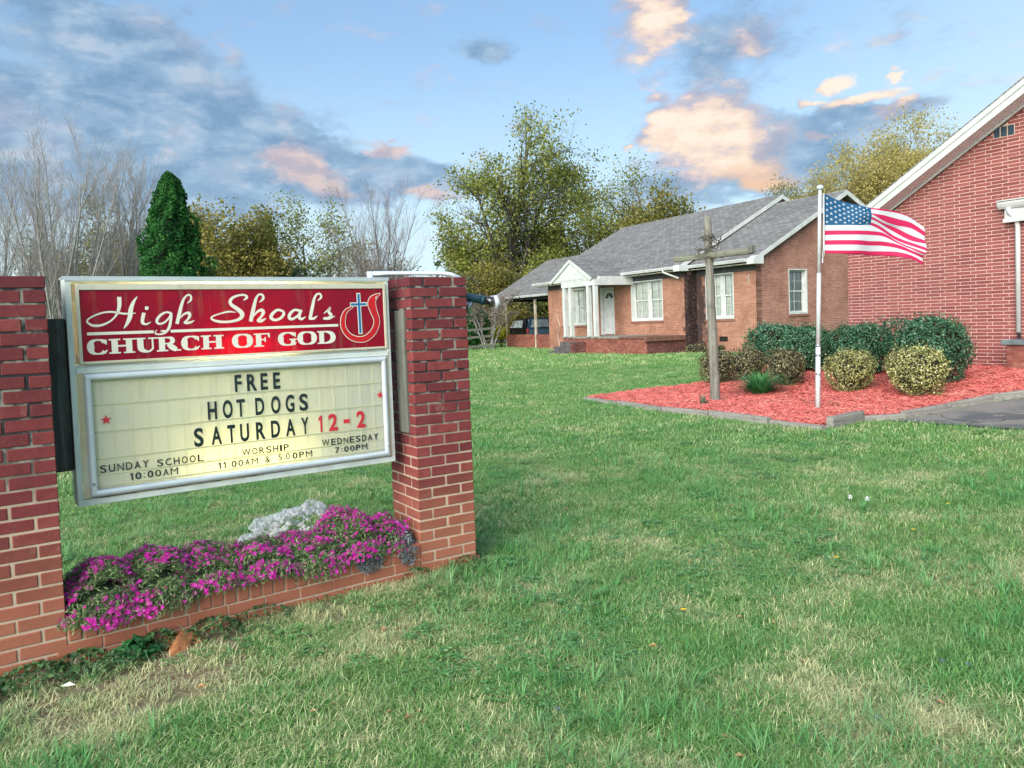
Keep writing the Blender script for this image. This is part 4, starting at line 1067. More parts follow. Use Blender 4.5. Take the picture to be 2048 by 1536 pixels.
# door
b = MB(); x0, x1, z0, z1 = door
b.box(x0, x0 + .07, -.47, -.30, z0, z1); b.box(x1 - .07, x1, -.47, -.30, z0, z1); b.box(x0 + .07, x1 - .07, -.47, -.30, z1 - .09, z1)
b.box(x0 - .07, x0, -.475, -.452, z0, z1 + .06)
D_ = b.build('front_door', M['white'], HS)
b = MB(); b.box(x0 + .075, x1 - .075, -.36, -.315, z0 + .02, z1 - .095)
for (a, c_, d, e) in ((.16, .42, 1.0, 1.65), (.56, .82, 1.0, 1.65), (.16, .42, 1.75, 2.35), (.56, .82, 1.75, 2.35)):
    b.box(x0 + a, x0 + c_, -.372, -.3605, d, e)
b.build('door_leaf', M['white'], D_)
b = MB()
for k in range(5):   # fan light of five panes
    a0, a1 = pi * k / 5 + .05, pi * (k + 1) / 5 - .05; cx_, cz_ = (x0 + x1) / 2, 2.52
    P_ = [(cx_ + .10 * cos(a0), cz_ + .10 * sin(a0)), (cx_ + .33 * cos(a0), cz_ + .25 * sin(a0)), (cx_ + .33 * cos((a0+a1)/2), cz_ + .26 * sin((a0+a1)/2)), (cx_ + .33 * cos(a1), cz_ + .25 * sin(a1)), (cx_ + .10 * cos(a1), cz_ + .10 * sin(a1))]
    b.add([(p_[0], -.3635, p_[1]) for p_ in P_], [(0, 1, 2, 3, 4)])
b.build('fan_light', M['dark'], D_)
b = MB(); b.tube([(x1 - .15, -.36, 1.86), (x1 - .15, -.42, 1.86)], .03, 10); b.build('handle', M['steel'], D_)
# roofs
def gable_roof(x0, x1, yf, yr, ye2, zr, ze, th=.07):
    b = MB(); slab(b, [(x0, yf, ze), (x1, yf, ze), (x1, yr, zr), (x0, yr, zr)], th); slab(b, [(x1, ye2, ze), (x0, ye2, ze), (x0, yr, zr), (x1, yr, zr)], th)
    # a slightly proud ridge cap
    b.tube([(x0, yr, zr - .035), (x1, yr, zr - .035)], .055, 6)
    o = b.build('roof', M['shx'], HS); return o
gable_roof(-3.6, .32, -.42, 4.6, 9.62, 6.24, 3.56)
gable_roof(-14.85, -3.22, -.92, 4.97, 10.86, 6.66, 3.55)
gable_roof(-22.6, -14.86, .42, 4.6, 9.0, 5.50, 3.10)
# white rakes, soffits, gutters
def rake(x, yf, yr, ye2, zr, ze, h=.17, t=.03, nm='rake_board'):
    b = MB(); Tn = lambda y, z: (x, y, z)
    for (a, za, c_, zc) in ((yf, ze, yr, zr), (ye2, ze, yr, zr)):
        vs = [(x, a, za - .012), (x, c_, zc - .012), (x, c_, zc - h - .02), (x, a, za - h - .0)]
        vs2 = [(x - t, y, z) for _, y, z in vs]; b.add(vs + vs2, [(0,1,2,3), (7,6,5,4), (0,4,5,1), (1,5,6,2), (2,6,7,3), (3,7,4,0)])
    b.build(nm, M['white'], HS)
rake(.352, -.42, 4.6, 9.62, 6.24, 3.56); rake(-3.188, -.92, 4.97, 10.86, 6.66, 3.55); rake(-14.852, -.92, 4.97, 10.86, 6.66, 3.55, .15)
b = MB(); b.box(.02, .31, -.40, .02, 3.38, 3.50); b.add([(.01, -.44, 3.36), (.36, -.44, 3.36), (.36, .05, 3.36), (.01, .05, 3.36), (.01, -.44, 3.56), (.36, -.44, 3.56), (.36, .05, 3.80), (.01, .05, 3.80)], [(0,3,2,1), (4,5,6,7), (0,1,5,4), (1,2,6,5), (2,3,7,6), (3,0,4,7)]); b.build('eave_return', M['white'], HS)
b = MB(); b.box(-3.46, -3.10, -.95, -.47, 3.36, 3.60); b.build('eave_return', M['white'], HS)
b = MB(); b.box(-3.18, .0, -.40, -.002, 3.38, 3.40); b.box(-14.8, -3.48, -.90, -.452, 3.38, 3.40); b.build('soffit', M['white_aged'], HS)
b = MB(); b.box(-14.05, -3.47, -.475, -.452, 3.16, 3.378); b.box(-3.15, -.03, -.025, -.002, 3.16, 3.378); b.build('eave_shadow_strip', simple('painted_eave_shadow', (.06, .065, .07), (.035, .035, .04), 4, .8, world=False), HS)  # dark strip standing in for the shadow under the eaves
def gutter(x0, x1, y, z, nm='gutter', T=None):
    b = MB(T); prof = [(y, z), (y - .10, z - .005), (y - .125, z - .03), (y - .105, z - .07), (y - .085, z - .12), (y, z - .125)]
    b.prism(prof, x0, x1); b.build(nm, M['white'], HS)
gutter(-14.8, -10.35, -.925, 3.565); gutter(-6.90, -3.47, -.925, 3.565); gutter(-3.09, .0, -.425, 3.575); gutter(-22.5, -18.9, .415, 3.10, 'carport_gutter'); gutter(-18.6, -14.3, .415, 3.10, 'carport_gutter')
def downspout(P, nm='downspout'):
    b = MB(); b.tube(P, .042, 6); b.build(nm, M['white'], HS)
downspout([(-4.05, -1.0, 3.50), (-4.05, -1.0, 3.38), (-3.55, -.60, 3.10)])
# portico
b = MB()
xa, xb, xc = -10.42, -6.86, -8.62; ze, zr = 3.36, 4.30; yf = -2.55
slab(b, [(xa, yf, ze), (xc, yf, zr), (xc, .7, zr), (xa, .7, ze)][::-1], .05); slab(b, [(xb, yf, ze), (xc, yf, zr), (xc, .7, zr), (xb, .7, ze)], .05)
b.build('porch_roof', M['shy'], HS)
b = MB(); hh = .13
for (p0, p1) in (((xa, ze), (xc, zr)), ((xb, ze), (xc, zr))):
    vs = [(p0[0], yf - .03, p0[1] - .012), (p1[0], yf - .03, p1[1] - .012), (p1[0], yf - .03, p1[1] - hh - .03), (p0[0] + (.12 if p0[0] < xc else -.12), yf - .03, p0[1] - hh + .02)]
    b.add(vs + [(x, y + .045, z) for x, y, z in vs], [(0,1,2,3), (7,6,5,4), (0,4,5,1), (1,5,6,2), (2,6,7,3), (3,7,4,0)])
b.build('porch_rake', M['white'], HS)
b = MB(); b.add([(xa + .2, yf + .03, 3.29), (xb - .2, yf + .03, 3.29), (xc, yf + .03, zr - .10), (xa + .2, yf + .08, 3.29), (xb - .2, yf + .08, 3.29), (xc, yf + .08, zr - .10)], [(0,1,2), (5,4,3), (0,3,4,1), (1,4,5,2), (2,5,3,0)])
b.add([(xa + .75, yf + .012, 3.36), (xb - .75, yf + .012, 3.36), (xc, yf + .012, zr - .30), (xa + .75, yf + .03, 3.36), (xb - .75, yf + .03, 3.36), (xc, yf + .03, zr - .30)], [(0,1,2), (0,3,4,1), (1,4,5,2), (2,5,3,0)])
b.build('pediment', M['white'], HS)
b = MB(); b.box(-9.46, -6.74, yf + .04, yf + .24, 3.04, 3.288); b.box(-9.46, -9.26, yf + .24, -.46, 3.04, 3.30); b.box(-6.94, -6.74, yf + .24, -.46, 3.04, 3.30); b.box(-9.26, -6.94, yf + .24, -.46, 3.20, 3.22)
b.build('porch_beam', M['white'], HS)
b = MB(); b.box(-6.9, -6.74, yf + .3, -.5, 3.30, 3.42); b.build('porch_gutter', M['white'], HS)
downspout([(-6.80, yf + .25, 3.36), (-6.78, yf + .25, 3.22), (-6.80, yf + .14, 3.10)], 'porch_spout')
for x in (-9.30, -8.80, -7.36, -6.86):
    b = MB(); b.box(x - .085, x + .085, yf + .055, yf + .225, .845, 3.04); b.box(x - .10, x + .10, yf + .04, yf + .24, .824, .845); b.build('porch_column', M['white'], HS)
# porch floor, walls, steps, planter shelf
b = MB(); b.box(-9.62, -3.44, -2.40, -.452, -.15, .74); b.build('porch_wall', M['porchb'], HS)
b = MB(); b.box(-3.4385, -3.43, -2.38, -.455, -.14, .735); b.build('porch_end_wall', M['porchy'], HS)
b = MB(); b.box(-9.66, -5.2, -2.44, -.455, .742, .822); b.build('porch_floor', M['conc'], HS)
b = MB(); b.box(-5.19, -3.36, -2.46, -.47, .742, .805); b.box(-3.47, -3.34, -2.5, -.5, .62, .741); b.build('porch_coping', simple('coping_brick', (.22, .10, .075), (.13, .075, .065), 9, .9, world=False), HS)
for i, (z, d) in enumerate(((.60, .34), (.40, .66), (.20, .98))):
    b = MB(); b.box(-9.36 - .0 * i, -7.94, -2.404 - d, -2.404 - (d - .33 if i else 0), -.15, z); b.build('step', simple('step_stone_%s' % 'abc'[i], (.13, .12, .125), (.075, .07, .075), 7, .9, world=False), HS)
b = MB(); b.box(-7.93, -7.72, -3.10, -2.405, -.15, .58); b.build('step_cheek', M['porchy'], HS)
# carport
for x in (-21.1, -17.5):
    b = MB(); b.box(x - .055, x + .055, .64, .75, .0, 3.0); b.build('carport_post', simple('carport_post_paint', (.60, .56, .46), (.38, .32, .24), 4, .7, world=False) if 'cpp' not in M else M['cpp'], HS)
b = MB(); b.box(-22.4, -14.3, .55, .75, 2.86, 2.975); b.box(-22.4, -22.2, .75, 8.8, 2.86, 2.975); b.build('carport_beam', M['dark'], HS)
b = MB(); b.box(-22.3, -14.15, .60, 9.0, 2.98, 3.0); b.build('carport_ceiling', simple('carport_ceiling_board', (.12, .12, .12), (.08, .08, .08), 4, .9), HS)
b = MB(); b.box(-21.03, -17.57, .66, .80, .06, .84); b.box(-17.43, -14.12, .66, .80, .06, .84); b.build('carport_wall', M['porchb'], HS)
b = MB(); b.box(-21.9, -14.12, .30, 9.0, -.1, .062); b.build('carport_slab', M['conc'], HS)
b = MB(); b.tube([(-13.1, -.455, .25), (-13.3, -.46, .9), (-13.0, -.46, 1.3), (-13.4, -.46, 2.0)], .012, 5); b.build('wall_cable', M['white_aged'], HS)
b = MB(); b.tube([(-.28, -.02, 3.02), (-.34, -.06, 2.92), (-.30, -.03, 2.86), (-.34, -.02, 2.72)], .016, 5); b.build('wall_bracket', M['white'], HS)

# ------------------------------------------------------------------ the church: local x right along the wall, y into the building
CH = empty('church', (CHX, CHY, 0), CHA, 'red brick church gable with long slim bricks and a white boxed eave, right edge', 'church')
rk = lambda x: 2.955 + .583 * x + .04         # underside of the soffit along the gable
b = MB(); b.add([(0.004, 0.0035, -.2), (9.4, .0035, -.2), (9.4, .0035, rk(9.4)), (.004, .0035, rk(.004)), (.012, .3, -.2), (9.4, .3, -.2), (9.4, .3, rk(9.4)), (.012, .3, rk(.012))], [(0,1,2,3), (7,6,5,4), (0,3,7,4), (1,5,6,2)])
b.build('mortar', M['mortarC'], CH)
camv = np.array([0, 0, CAMH])
rows = []
vent = (3.18, 3.56, 4.735, 4.945)
zb = -.06; i = 0
while zb < 8.3:
    off = .085 if i % 2 == 0 else .29
    xs0 = [0.0] + list(np.arange(off, 9.4, .305)); z = zb + .034
    for a, c_ in zip(xs0, xs0[1:] + [9.4]):
        xm = (a + c_) / 2
        if z + .02 > rk(a) and z + .02 > rk(c_): continue
        if a < vent[1] and c_ > vent[0] and vent[2] < z < vent[3]:
            if a < vent[0]: c_ = vent[0]
            elif c_ > vent[1]: a = vent[1]
            else: continue
        if c_ - a < .03: continue
        rows.append((a + .0065, c_ - .0065, z))
    zb += CO; i += 1
def ch_world(x, z): return np.array([CHX + x * .5195, CHY - x * .8545, z])
vis = []
for r_ in rows:
    P_ = ch_world((r_[0] + r_[1]) / 2, r_[2]) - camv
    on = P_[0] / P_[1] < .665 and .1 < r_[2] < 6
    vis.append((0 if on else 1, float(np.linalg.norm(P_))))
order = sorted(range(len(rows)), key=lambda k_: vis[k_])
single = set(order[:300])
b = MB(); cbm = []
for k in range(3):
    q = MB(); chamfer_box(q, 0, .02, 0, .293, .04, .0550, .002, .0008); cbm.append(q.mesh('brick', M['brickC']))
rest = MB()
for k, (a, c_, z) in enumerate(rows):
    y = random.uniform(-.001, .0012); dz = random.uniform(-.0012, .0012)
    if k in single: link('brick', random.choice(cbm), CH, ((a + c_) / 2, y, z + dz), (0, random.uniform(-.003, .003), 0), ((c_ - a) / .292, 1, 1))
    else: rest.box(a, c_, y, y + .035, z + dz - .0275, z + dz + .0275)
mm, nt, p = mat('church_brick_many')
r = island(nt); P = pos(nt)
c = nt.ramp(r, [(0, (.215, .058, .058)), (.5, (.26, .072, .070)), (1, (.31, .092, .086))])
c = nt.mix(nt.math('MULTIPLY', nt.mr(nt.noise(P, 22, 5), .45, .7), .18), c, (.12, .04, .04))
nt.put(p.inputs['Base Color'], c); p.inputs['Roughness'].default_value = .78; bump(nt, p, nt.noise(P, 60, 5), .4, .003)
tag(rest.build('brickwork', mm, CH), kind='stuff')
# return wall beyond the corner
b = MB(); b.box(.004, .30, .302, 12, -.2, 3.1); b.build('return_wall', M['hby'], CH)
# boxed eave
OV = .45
top = lambda x: 3.315 + .583 * x
def slope_piece(y0, y1, zt0, zt1, x0, x1, nm, mt, zb0=None):
    b = MB(); vs = [(x0, y0, top(x0) + zt0), (x1, y0, top(x1) + zt0), (x1, y0, top(x1) + zt1), (x0, y0, top(x0) + zt1)]
    vs += [(x, y1, z) for x, _, z in vs]
    b.add(vs, [(0,3,2,1), (4,5,6,7), (0,1,5,4), (1,2,6,5), (2,3,7,6), (3,0,4,7)]); return b.build(nm, mt, CH)
slope_piece(-OV - .02, 12, -.0, .03, -.12, 9.4, 'roof', M['shx'])
slope_piece(-OV, -OV + .025, -.255, -.002, -.12, 9.4, 'rake_board', M['white'])
slope_piece(-OV - .022, -OV - .002, -.115, -.004, -.12, 9.4, 'rake_moulding', M['white'])
b = MB(); n = 46
for k in range(n):      # vented soffit strips
    x0 = -.1 + k * .215; x1 = x0 + .205
    vs = [(x0, -OV + .03, top(x0) - .245), (x1, -OV + .03, top(x1) - .245), (x1, -.002, top(x1) - .245), (x0, -.002, top(x0) - .245)]
    vs += [(x, y, z + .015) for x, y, z in vs]; b.add(vs, [(0,3,2,1), (4,5,6,7), (0,1,5,4), (1,2,6,5), (2,3,7,6), (3,0,4,7)])
b.build('soffit', simple('soffit_vinyl', (.82, .80, .82), (.74, .73, .75), 5, .6, world=False), CH)
slope_piece(-.05, -.004, -.29, -.25, -.1, 9.4, 'soffit_trim', M['white'])
b = MB(); b.box(vent[0], vent[1], .02, .03, vent[2], vent[3]); o = b.build('gable_vent', M['dark'], CH)
q = MB(); w3 = (vent[1] - vent[0]) / 3
for k in range(3): q.box(vent[0] + k*w3 + .010, vent[0] + (k+1)*w3 - .010, -.001, .012, vent[2] + .012, vent[3] - .012)
q.build('vent_glass', simple('vent_block', (.03, .055, .08), (.04, .07, .10), 9, .3), o)
q = MB(); q.box(vent[0] - .004, vent[1] + .004, -.004, .014, vent[2] - .004, vent[2] + .008)
for k in range(1, 3): q.box(vent[0] + k*w3 - .007, vent[0] + k*w3 + .007, -.004, .014, vent[2] + .01, vent[3] - .002)
q.build('vent_frame', M['mortarC'], o)
# side entry: small gutter, downspout and pier at the very edge
EN = empty('church_entry', (CHX, CHY, 0), CHA, 'white entry eave with gutter, downspout and brick pier against the church wall', 'entry')
b = MB(); b.prism([(-.02, 3.50), (-.20, 3.50), (-.225, 3.455), (-.20, 3.40), (-.17, 3.36), (-.02, 3.36)], 3.34, 5.6); b.box(3.34, 5.6, -.24, -.02, 3.502, 3.52); b.build('gutter', M['white'], EN)
b = MB(); b.box(3.44, 5.6, -.14, -.003, 3.17, 3.358); b.box(3.42, 5.6, -.16, -.003, 3.10, 3.168); b.build('fascia', M['white'], EN)
b = MB(); b.tube([(3.52, -.17, 3.37), (3.54, -.16, 3.28), (3.62, -.07, 3.14), (3.63, -.055, 3.0), (3.63, -.055, 1.02)], .045, 8); b.build('downspout', M['white'], EN, smooth=True)
b = MB(); b.tube([(3.64, -.055, 1.02), (3.64, -.055, .87)], .028, 8); b.build('drain_pipe', M['dark'], EN)
b = MB(); b.box(3.66, 4.30, -.55, -.02, -.1, .80); b.build('pier', M['porchb'], EN)
b = MB(); b.box(3.58, 4.38, -.62, -.02, .802, .90); b.build('pier_cap', M['asphalt_c'], EN, bevel=.02)
# ------------------------------------------------------------------ flag pole and flag
FP = empty('flagpole', (4.80, 12.13, -.05), 0, 'thin silver flagpole standing in the red mulch bed', 'flagpole')
b = MB(); b.tube([(0, 0, -.2), (.03, 0, 1.05)], .038, 14); b.tube([(.03, 0, 1.05), (.065, 0, 2.2)], .033, 14); b.tube([(.065, 0, 2.2), (.105, 0, 3.50)], .027, 14)
b.build('pole', M['polewhite'], FP, smooth=True)
for z in (1.05, .90, .60):
    b = MB(); b.tube([(.018 + z * .012, 0, z), (.018 + z * .012, 0, z + .03)], .044, 14); b.build('collar', M['steel'], FP, smooth=True)
b = MB(); b.lathe([(.006, 3.50), (.045, 3.505), (.055, 3.53), (.05, 3.555), (.02, 3.575), (.004, 3.58)], 16, (.107, 0)); b.build('truck', M['alu'], FP, smooth=True)
b = MB(); b.tube([(.137, -.02, 3.44), (.160, -.02, 3.40), (.150, -.02, 2.5), (.125, -.02, 2.42)], .004, 5); b.build('halyard', M['white'], FP)
b = MB(); b.tube([(.12, -.02, 2.42), (.125, -.03, 2.55)], .012, 6); b.tube([(.115, -.02, 2.36), (.12, -.02, 2.42)], .010, 6); b.build('snap_hook', M['steel'], FP)
FLAGX = [[358,365,520,700,850,1005,1200,1400,1600,1760,1805]]
FY = {358:[292,360,425,490,552,615,680,745,825,890,965,1030,1110,1155], 520:[370,430,478,528,582,640,692,748,826,888,966,1032,1115,1160],
 700:[428,480,525,572,618,664,706,751,831,892,970,1036,1120,1172], 850:[470,512,552,590,634,672,714,755,833,892,974,1040,1122,1178],
 1005:[506,528,588,606,642,674,718,757,838,895,982,1044,1126,1184], 1200:[530,552,612,690,718,750,790,842,866,918,990,1050,1128,1192],
 1400:[566,584,664,755,786,850,905,958,980,1012,1036,1094,1146,1215], 1600:[622,648,724,806,905,984,1010,1060,1082,1106,1122,1166,1208,1268], 1760:[760,780,852,922,982,1030,1098,1142,1168,1192,1206,1236,1290,1345]}
FXO = [1780,1800,1815,1808,1800,1795,1786,1764,1750,1742,1740,1746,1762,1775]   # x of the fly edge, stripe by stripe
def flag_pt(s, t):
    """s 0..1 hoist to fly, t 0..13 stripes down -> world"""
    xs = [358, 520, 700, 850, 1005, 1200, 1400, 1600, 1760]
    # spacing of cloth along s
    u = s * (len(xs) - 1); i = min(int(u), len(xs) - 2); f = u - i
    j = min(int(t), 12); g_ = t - j
    def P_(i, j):
        x = xs[i]; y = FY[x][j]
        if i == len(xs) - 1: x = FXO[j]
        elif i == len(xs) - 2: x = x - (1760 - FXO[j]) * .3
        if i == 0: x -= j * 1.4
        return np.array([x, y], float)
    def cr(a, b_, c_, d, f): return .5 * ((2*b_) + (-a + c_)*f + (2*a - 5*b_ + 4*c_ - d)*f*f + (-a + 3*b_ - 3*c_ + d)*f**3)
    col = lambda ii: P_(ii, j) * (1 - g_) + P_(ii, j + 1) * g_
    a, b_, c_, d = col(max(i-1, 0)), col(i), col(i+1), col(min(i+2, len(xs)-1))
    q = cr(a, b_, c_, d, f)
    X = 4.972 + (q[0] - 358) * (1.605 / 1452) ; Z = 3.392 - (q[1] - 292) * .001083 - (q[0] - 358) * .000028
    Y = 12.13 + .055 * sin(s * 9 + t * .22) * (.3 + s) + .035 * sin(s * 15 - t * .55) * s + .05 * s * s + .02 * sin(t * .9 + s * 4) * s
    return (X, Y, Z)
FG = empty('flag', (0, 0, 0), 0, 'american flag with stars and stripes blowing to the right from the pole', 'flag')
def cloth(name, c1):
    m, nt, p = mat(name); nt.put(p.inputs['Base Color'], c4(c1)); p.inputs['Roughness'].default_value = .7
    tr = nt.node('ShaderNodeBsdfTranslucent'); tr.inputs[0].default_value = (*c1, 1); mx = nt.node('ShaderNodeMixShader'); mx.inputs[0].default_value = .3
    out = m.node_tree.nodes['Material Output']; nt.l.new(p.outputs[0], mx.inputs[1]); nt.l.new(tr.outputs[0], mx.inputs[2]); nt.l.new(mx.outputs[0], out.inputs[0]); return m
CM = [cloth('flag_red', (.66, .02, .13)), cloth('flag_white', (.70, .74, .80)), cloth('flag_blue', (.010, .115, .27))]
b = MB(); NS, NT_ = 64, 39
vs = [flag_pt(i / NS, 13 * j / NT_) for j in range(NT_ + 1) for i in range(NS + 1)]
b.v = vs
for j in range(NT_):
    for i in range(NS):
        s_ = (i + .5) / NS; stripe = int(13 * (j + .5) / NT_)
        b.f.append((j*(NS+1)+i, (j+1)*(NS+1)+i, (j+1)*(NS+1)+i+1, j*(NS+1)+i+1))
        b.mi.append(2 if (s_ < .5 and stripe < 7) else (0 if stripe % 2 == 0 else 1))
o = b.build('flag_cloth', CM, FG, smooth=True)
sm = o.modifiers.new('thick', 'SOLIDIFY'); sm.thickness = .0015; sm.offset = 0
b = MB()
for r_ in range(9):
    for c_ in range(6 if r_ % 2 == 0 else 5):
        s_ = (.042 + c_ * .083 + (0 if r_ % 2 == 0 else .0415)); t_ = .72 + r_ * .695
        if s_ > .49: continue
        R_ = .027
        pts = []
        for k in range(10):
            rr = R_ if k % 2 == 0 else R_ * .42; a = pi * k / 5
            q = flag_pt(min(max(s_ + rr * sin(a) * .62, .001), .499), t_ - rr * cos(a) * 13.0 / .92 * .98)
            pts.append((q[0], q[1] - .004, q[2]))
        cc = flag_pt(s_, t_); pts.append((cc[0], cc[1] - .004, cc[2]))
        b.add(pts, [(10, (k + 1) % 10, k) for k in range(10)])
tag(b.build('stars', CM[1], FG), kind='stuff')
b = MB(); b.add([(4.952, 12.127, 3.39), (4.974, 12.127, 3.39), (4.955, 12.127, 2.458), (4.935, 12.127, 2.458), (4.952, 12.131, 3.39), (4.974, 12.131, 3.39), (4.955, 12.131, 2.458), (4.935, 12.131, 2.458)], [(3,2,1,0), (4,5,6,7), (0,1,5,4), (1,2,6,5), (2,3,7,6), (3,0,4,7)])
b.build('heading', CM[1], FG)

# ------------------------------------------------------------------ timber cross
CR = empty('timber_cross', (3.60, 13.78, -.05), 0, 'tall weathered timber cross standing in the mulch beside the hedge', 'cross')
b = MB()
def round_post(b, p0, p1, r0, r1, n=14, seg=14, wob=.006):
    P_ = []; R_ = []
    for i in range(seg + 1):
        t = i / seg; P_.append([p0[k] + (p1[k] - p0[k]) * t + random.uniform(-wob, wob) for k in range(3)]); R_.append(r0 + (r1 - r0) * t + random.uniform(-.003, .003))
    b.tube(P_, R_, n)
round_post(b, (.035, 0, -.3), (-.045, 0, 3.37), .092, .066); b.build('upright', M['crosswood'], CR, smooth=True)
# the beam leans towards the viewer on its left, a square timber halved over the post
b = MB(); chamfer_box(b, 0, 0, 0, 1.84, .085, .105, .012)
o = b.build('crossbeam', M['crossarm'], CR, (-.005, -.075, 2.665)); o.rotation_euler = (0, radians(.5), radians(-58.7))
b = MB(); chamfer_box(b, 0, 0, 0, .085, .10, .13, .01); o = b.build('beam_end', M['post'], CR, (.46, -.88, 2.68)); o.rotation_euler = (0, 0, radians(-58.7))
b = MB()
for k in range(26):     # dry vine round the crossing
    a = random.random() * 6.28; r0_ = random.uniform(.07, .13); z0_ = 2.72 + random.uniform(-.12, .30); pts = []
    x_ = random.uniform(-.25, .20)
    for j in range(6):
        pts.append((x_ * (1 - j / 9) + r0_ * cos(a + j * .8), -.03 + r0_ * sin(a + j * .8), z0_ + j * random.uniform(-.02, .035)))
    b.tube(pts, random.uniform(.004, .010), 4)
b.build('dry_vine', simple('dry_vine_bark', (.07, .07, .06), (.15, .14, .12), 20, .9), CR, smooth=True)

# ------------------------------------------------------------------ timber edging of the bed: each one a thing
def edging(p0, p1, label, h=.10, w=.10, lift=0.0, chips_=0):
    x0, y0 = p0; x1, y1 = p1; L = math.hypot(x1 - x0, y1 - y0); a = atan2(y1 - y0, x1 - x0)
    b = MB(); n = max(2, int(L / .25))
    prof = [(-w/2, 0), (-w/2, h*.85), (-w*.36, h), (w*.36, h), (w/2, h*.85), (w/2, 0)]
    rings = []
    for i in range(n + 1):
        jz = random.uniform(-.004, .004); jy = random.uniform(-.003, .003)
        rings += [(L * i / n, c_[0] + jy, c_[1] + jz) for c_ in prof]
    m_ = len(prof); fs = [(i*m_+k, (i+1)*m_+k, (i+1)*m_+(k+1) % m_, i*m_+(k+1) % m_) for i in range(n) for k in range(m_)] + [tuple(range(m_)), tuple(n*m_+k for k in range(m_-1, -1, -1))]
    b.add(rings, fs)
    z0_, z1_ = float(ground_z(x0, y0)), float(ground_z(x1, y1))
    o = b.build('edging_timber', M['timber'], None, (x0, y0, z0_ - .008 + lift), a)
    o.rotation_euler = (0, -atan2(z1_ - z0_, L), a)
    return tag(o, label, 'timber', 'timbers edging the mulch bed')
E_ = [((1.42, 15.27), (1.93, 14.25), 'weathered edging timber at the far left corner of the mulch bed', .07),
      ((1.95, 14.21), (2.50, 12.92), 'grey edging timber second from the far left corner of the bed', .085),
      ((2.52, 12.88), (3.07, 12.06), 'grey edging timber in front of the spiky daffodil leaves', .10),
      ((3.09, 12.03), (3.66, 11.00), 'grey edging timber in front of the cross, nearer the flagpole', .11),
      ((3.68, 10.97), (4.12, 10.20), 'low half buried edging timber ending at the front corner of the bed', .075),
      ((4.27, 10.38), (4.98, 11.00), 'thick short timber block to the right of the front bed corner', .17),
      ((5.00, 11.02), (5.62, 11.06), 'edging timber joining the thick block to the driveway', .09),
      ((5.62, 11.07), (6.55, 11.55), 'edging timber along the near part of the driveway', .12),
      ((6.57, 11.56), (7.40, 11.89), 'edging timber along the middle of the driveway, mulch behind', .12),
      ((7.42, 11.90), (8.35, 12.00), 'edging timber along the far part of the driveway near the pier', .12)]
for p0, p1, lb, h in E_: edging(p0, p1, lb, h)

# ------------------------------------------------------------------ shrubs
def leaf_mat(name, stops, rough=.5, trans=.2, spec=.4, clump=None):
    m, nt, p = mat(name); r = island(nt)
    c = nt.ramp(r, stops)
    if clump: c = nt.mix(nt.math('MULTIPLY', nt.mr(nt.noise(pos(nt), clump[0], 3), .42, .62), clump[2]), c, clump[1])
    nt.put(p.inputs['Base Color'], c); p.inputs['Roughness'].default_value = rough; p.inputs['Specular IOR Level'].default_value = spec
    tr = nt.node('ShaderNodeBsdfTranslucent'); nt.put(tr.inputs[0], c); mx = nt.node('ShaderNodeMixShader'); mx.inputs[0].default_value = trans
    out = m.node_tree.nodes['Material Output']; nt.l.new(p.outputs[0], mx.inputs[1]); nt.l.new(tr.outputs[0], mx.inputs[2]); nt.l.new(mx.outputs[0], out.inputs[0]); return m
def leaves_mesh(name, C_, N_, size, m_, asp=.55, fold=.25, spread_=.6, rng=RNG):
    """folded leaf quads at points C_ with outward directions N_"""
    C_ = np.asarray(C_, float); n = len(C_)
    N_ = np.asarray(N_, float) + rng.normal(0, spread_, (n, 3)); N_ /= np.linalg.norm(N_, axis=1, keepdims=True) + 1e-9
    R_ = rng.normal(0, 1, (n, 3)); T_ = np.cross(N_, R_); T_ /= np.linalg.norm(T_, axis=1, keepdims=True) + 1e-9
    B_ = np.cross(N_, T_)
    s = (size * (.6 + .8 * rng.random(n)))[:, None] if np.isscalar(size) else (size * (.6 + .8 * rng.random(n)))[:, None]
    p0 = C_ - T_ * s * .5; p2 = C_ + T_ * s * .5; p1 = C_ + B_ * s * asp * .5 + N_ * s * fold * .4; p3 = C_ - B_ * s * asp * .5 + N_ * s * fold * .4
    V = np.stack([p0, p1, p2, p3], 1).reshape(-1, 3)
    me = bpy.data.meshes.new(name); me.vertices.add(4 * n); me.vertices.foreach_set('co', V.astype(np.float32).ravel())
    me.loops.add(6 * n); me.polygons.add(2 * n)
    idx = (np.arange(n)[:, None] * 4 + np.array([0, 1, 2, 0, 2, 3])[None]).ravel().astype(np.int32)
    me.loops.foreach_set('vertex_index', idx); me.polygons.foreach_set('loop_start', np.arange(0, 6 * n, 3, dtype=np.int32))
    me.update(calc_edges=True); me.materials.append(m_); return me
def superell(n, rx, ry, rz, e=3.0, lo=.80, rng=RNG, flat=0.0, lump=.20, seed=1):
    d = rng.normal(0, 1, (n, 3)); d /= np.linalg.norm(d, axis=1, keepdims=True)
    k = (np.abs(d[:, 0])**e + np.abs(d[:, 1])**e + np.abs(d[:, 2])**e) ** (-1 / e)
    lum = 1 + lump * (nz(d[:, 0]*3 + d[:, 2]*2, d[:, 1]*3 - d[:, 2]*1.5, 1.3, seed) - .5) * 2
    r = (lo + (1 - lo) * rng.random(n) ** .6) * k * lum
    return d * r[:, None] * np.array([rx, ry, rz]), d
ML = {}
ML['box'] = leaf_mat('boxwood_leaf', [(0, (.014, .065, .038)), (.5, (.04, .14, .075)), (.85, (.09, .24, .12)), (1, (.22, .40, .25))], .38, .12, .5, (1.9, (.03, .11, .03), .35))
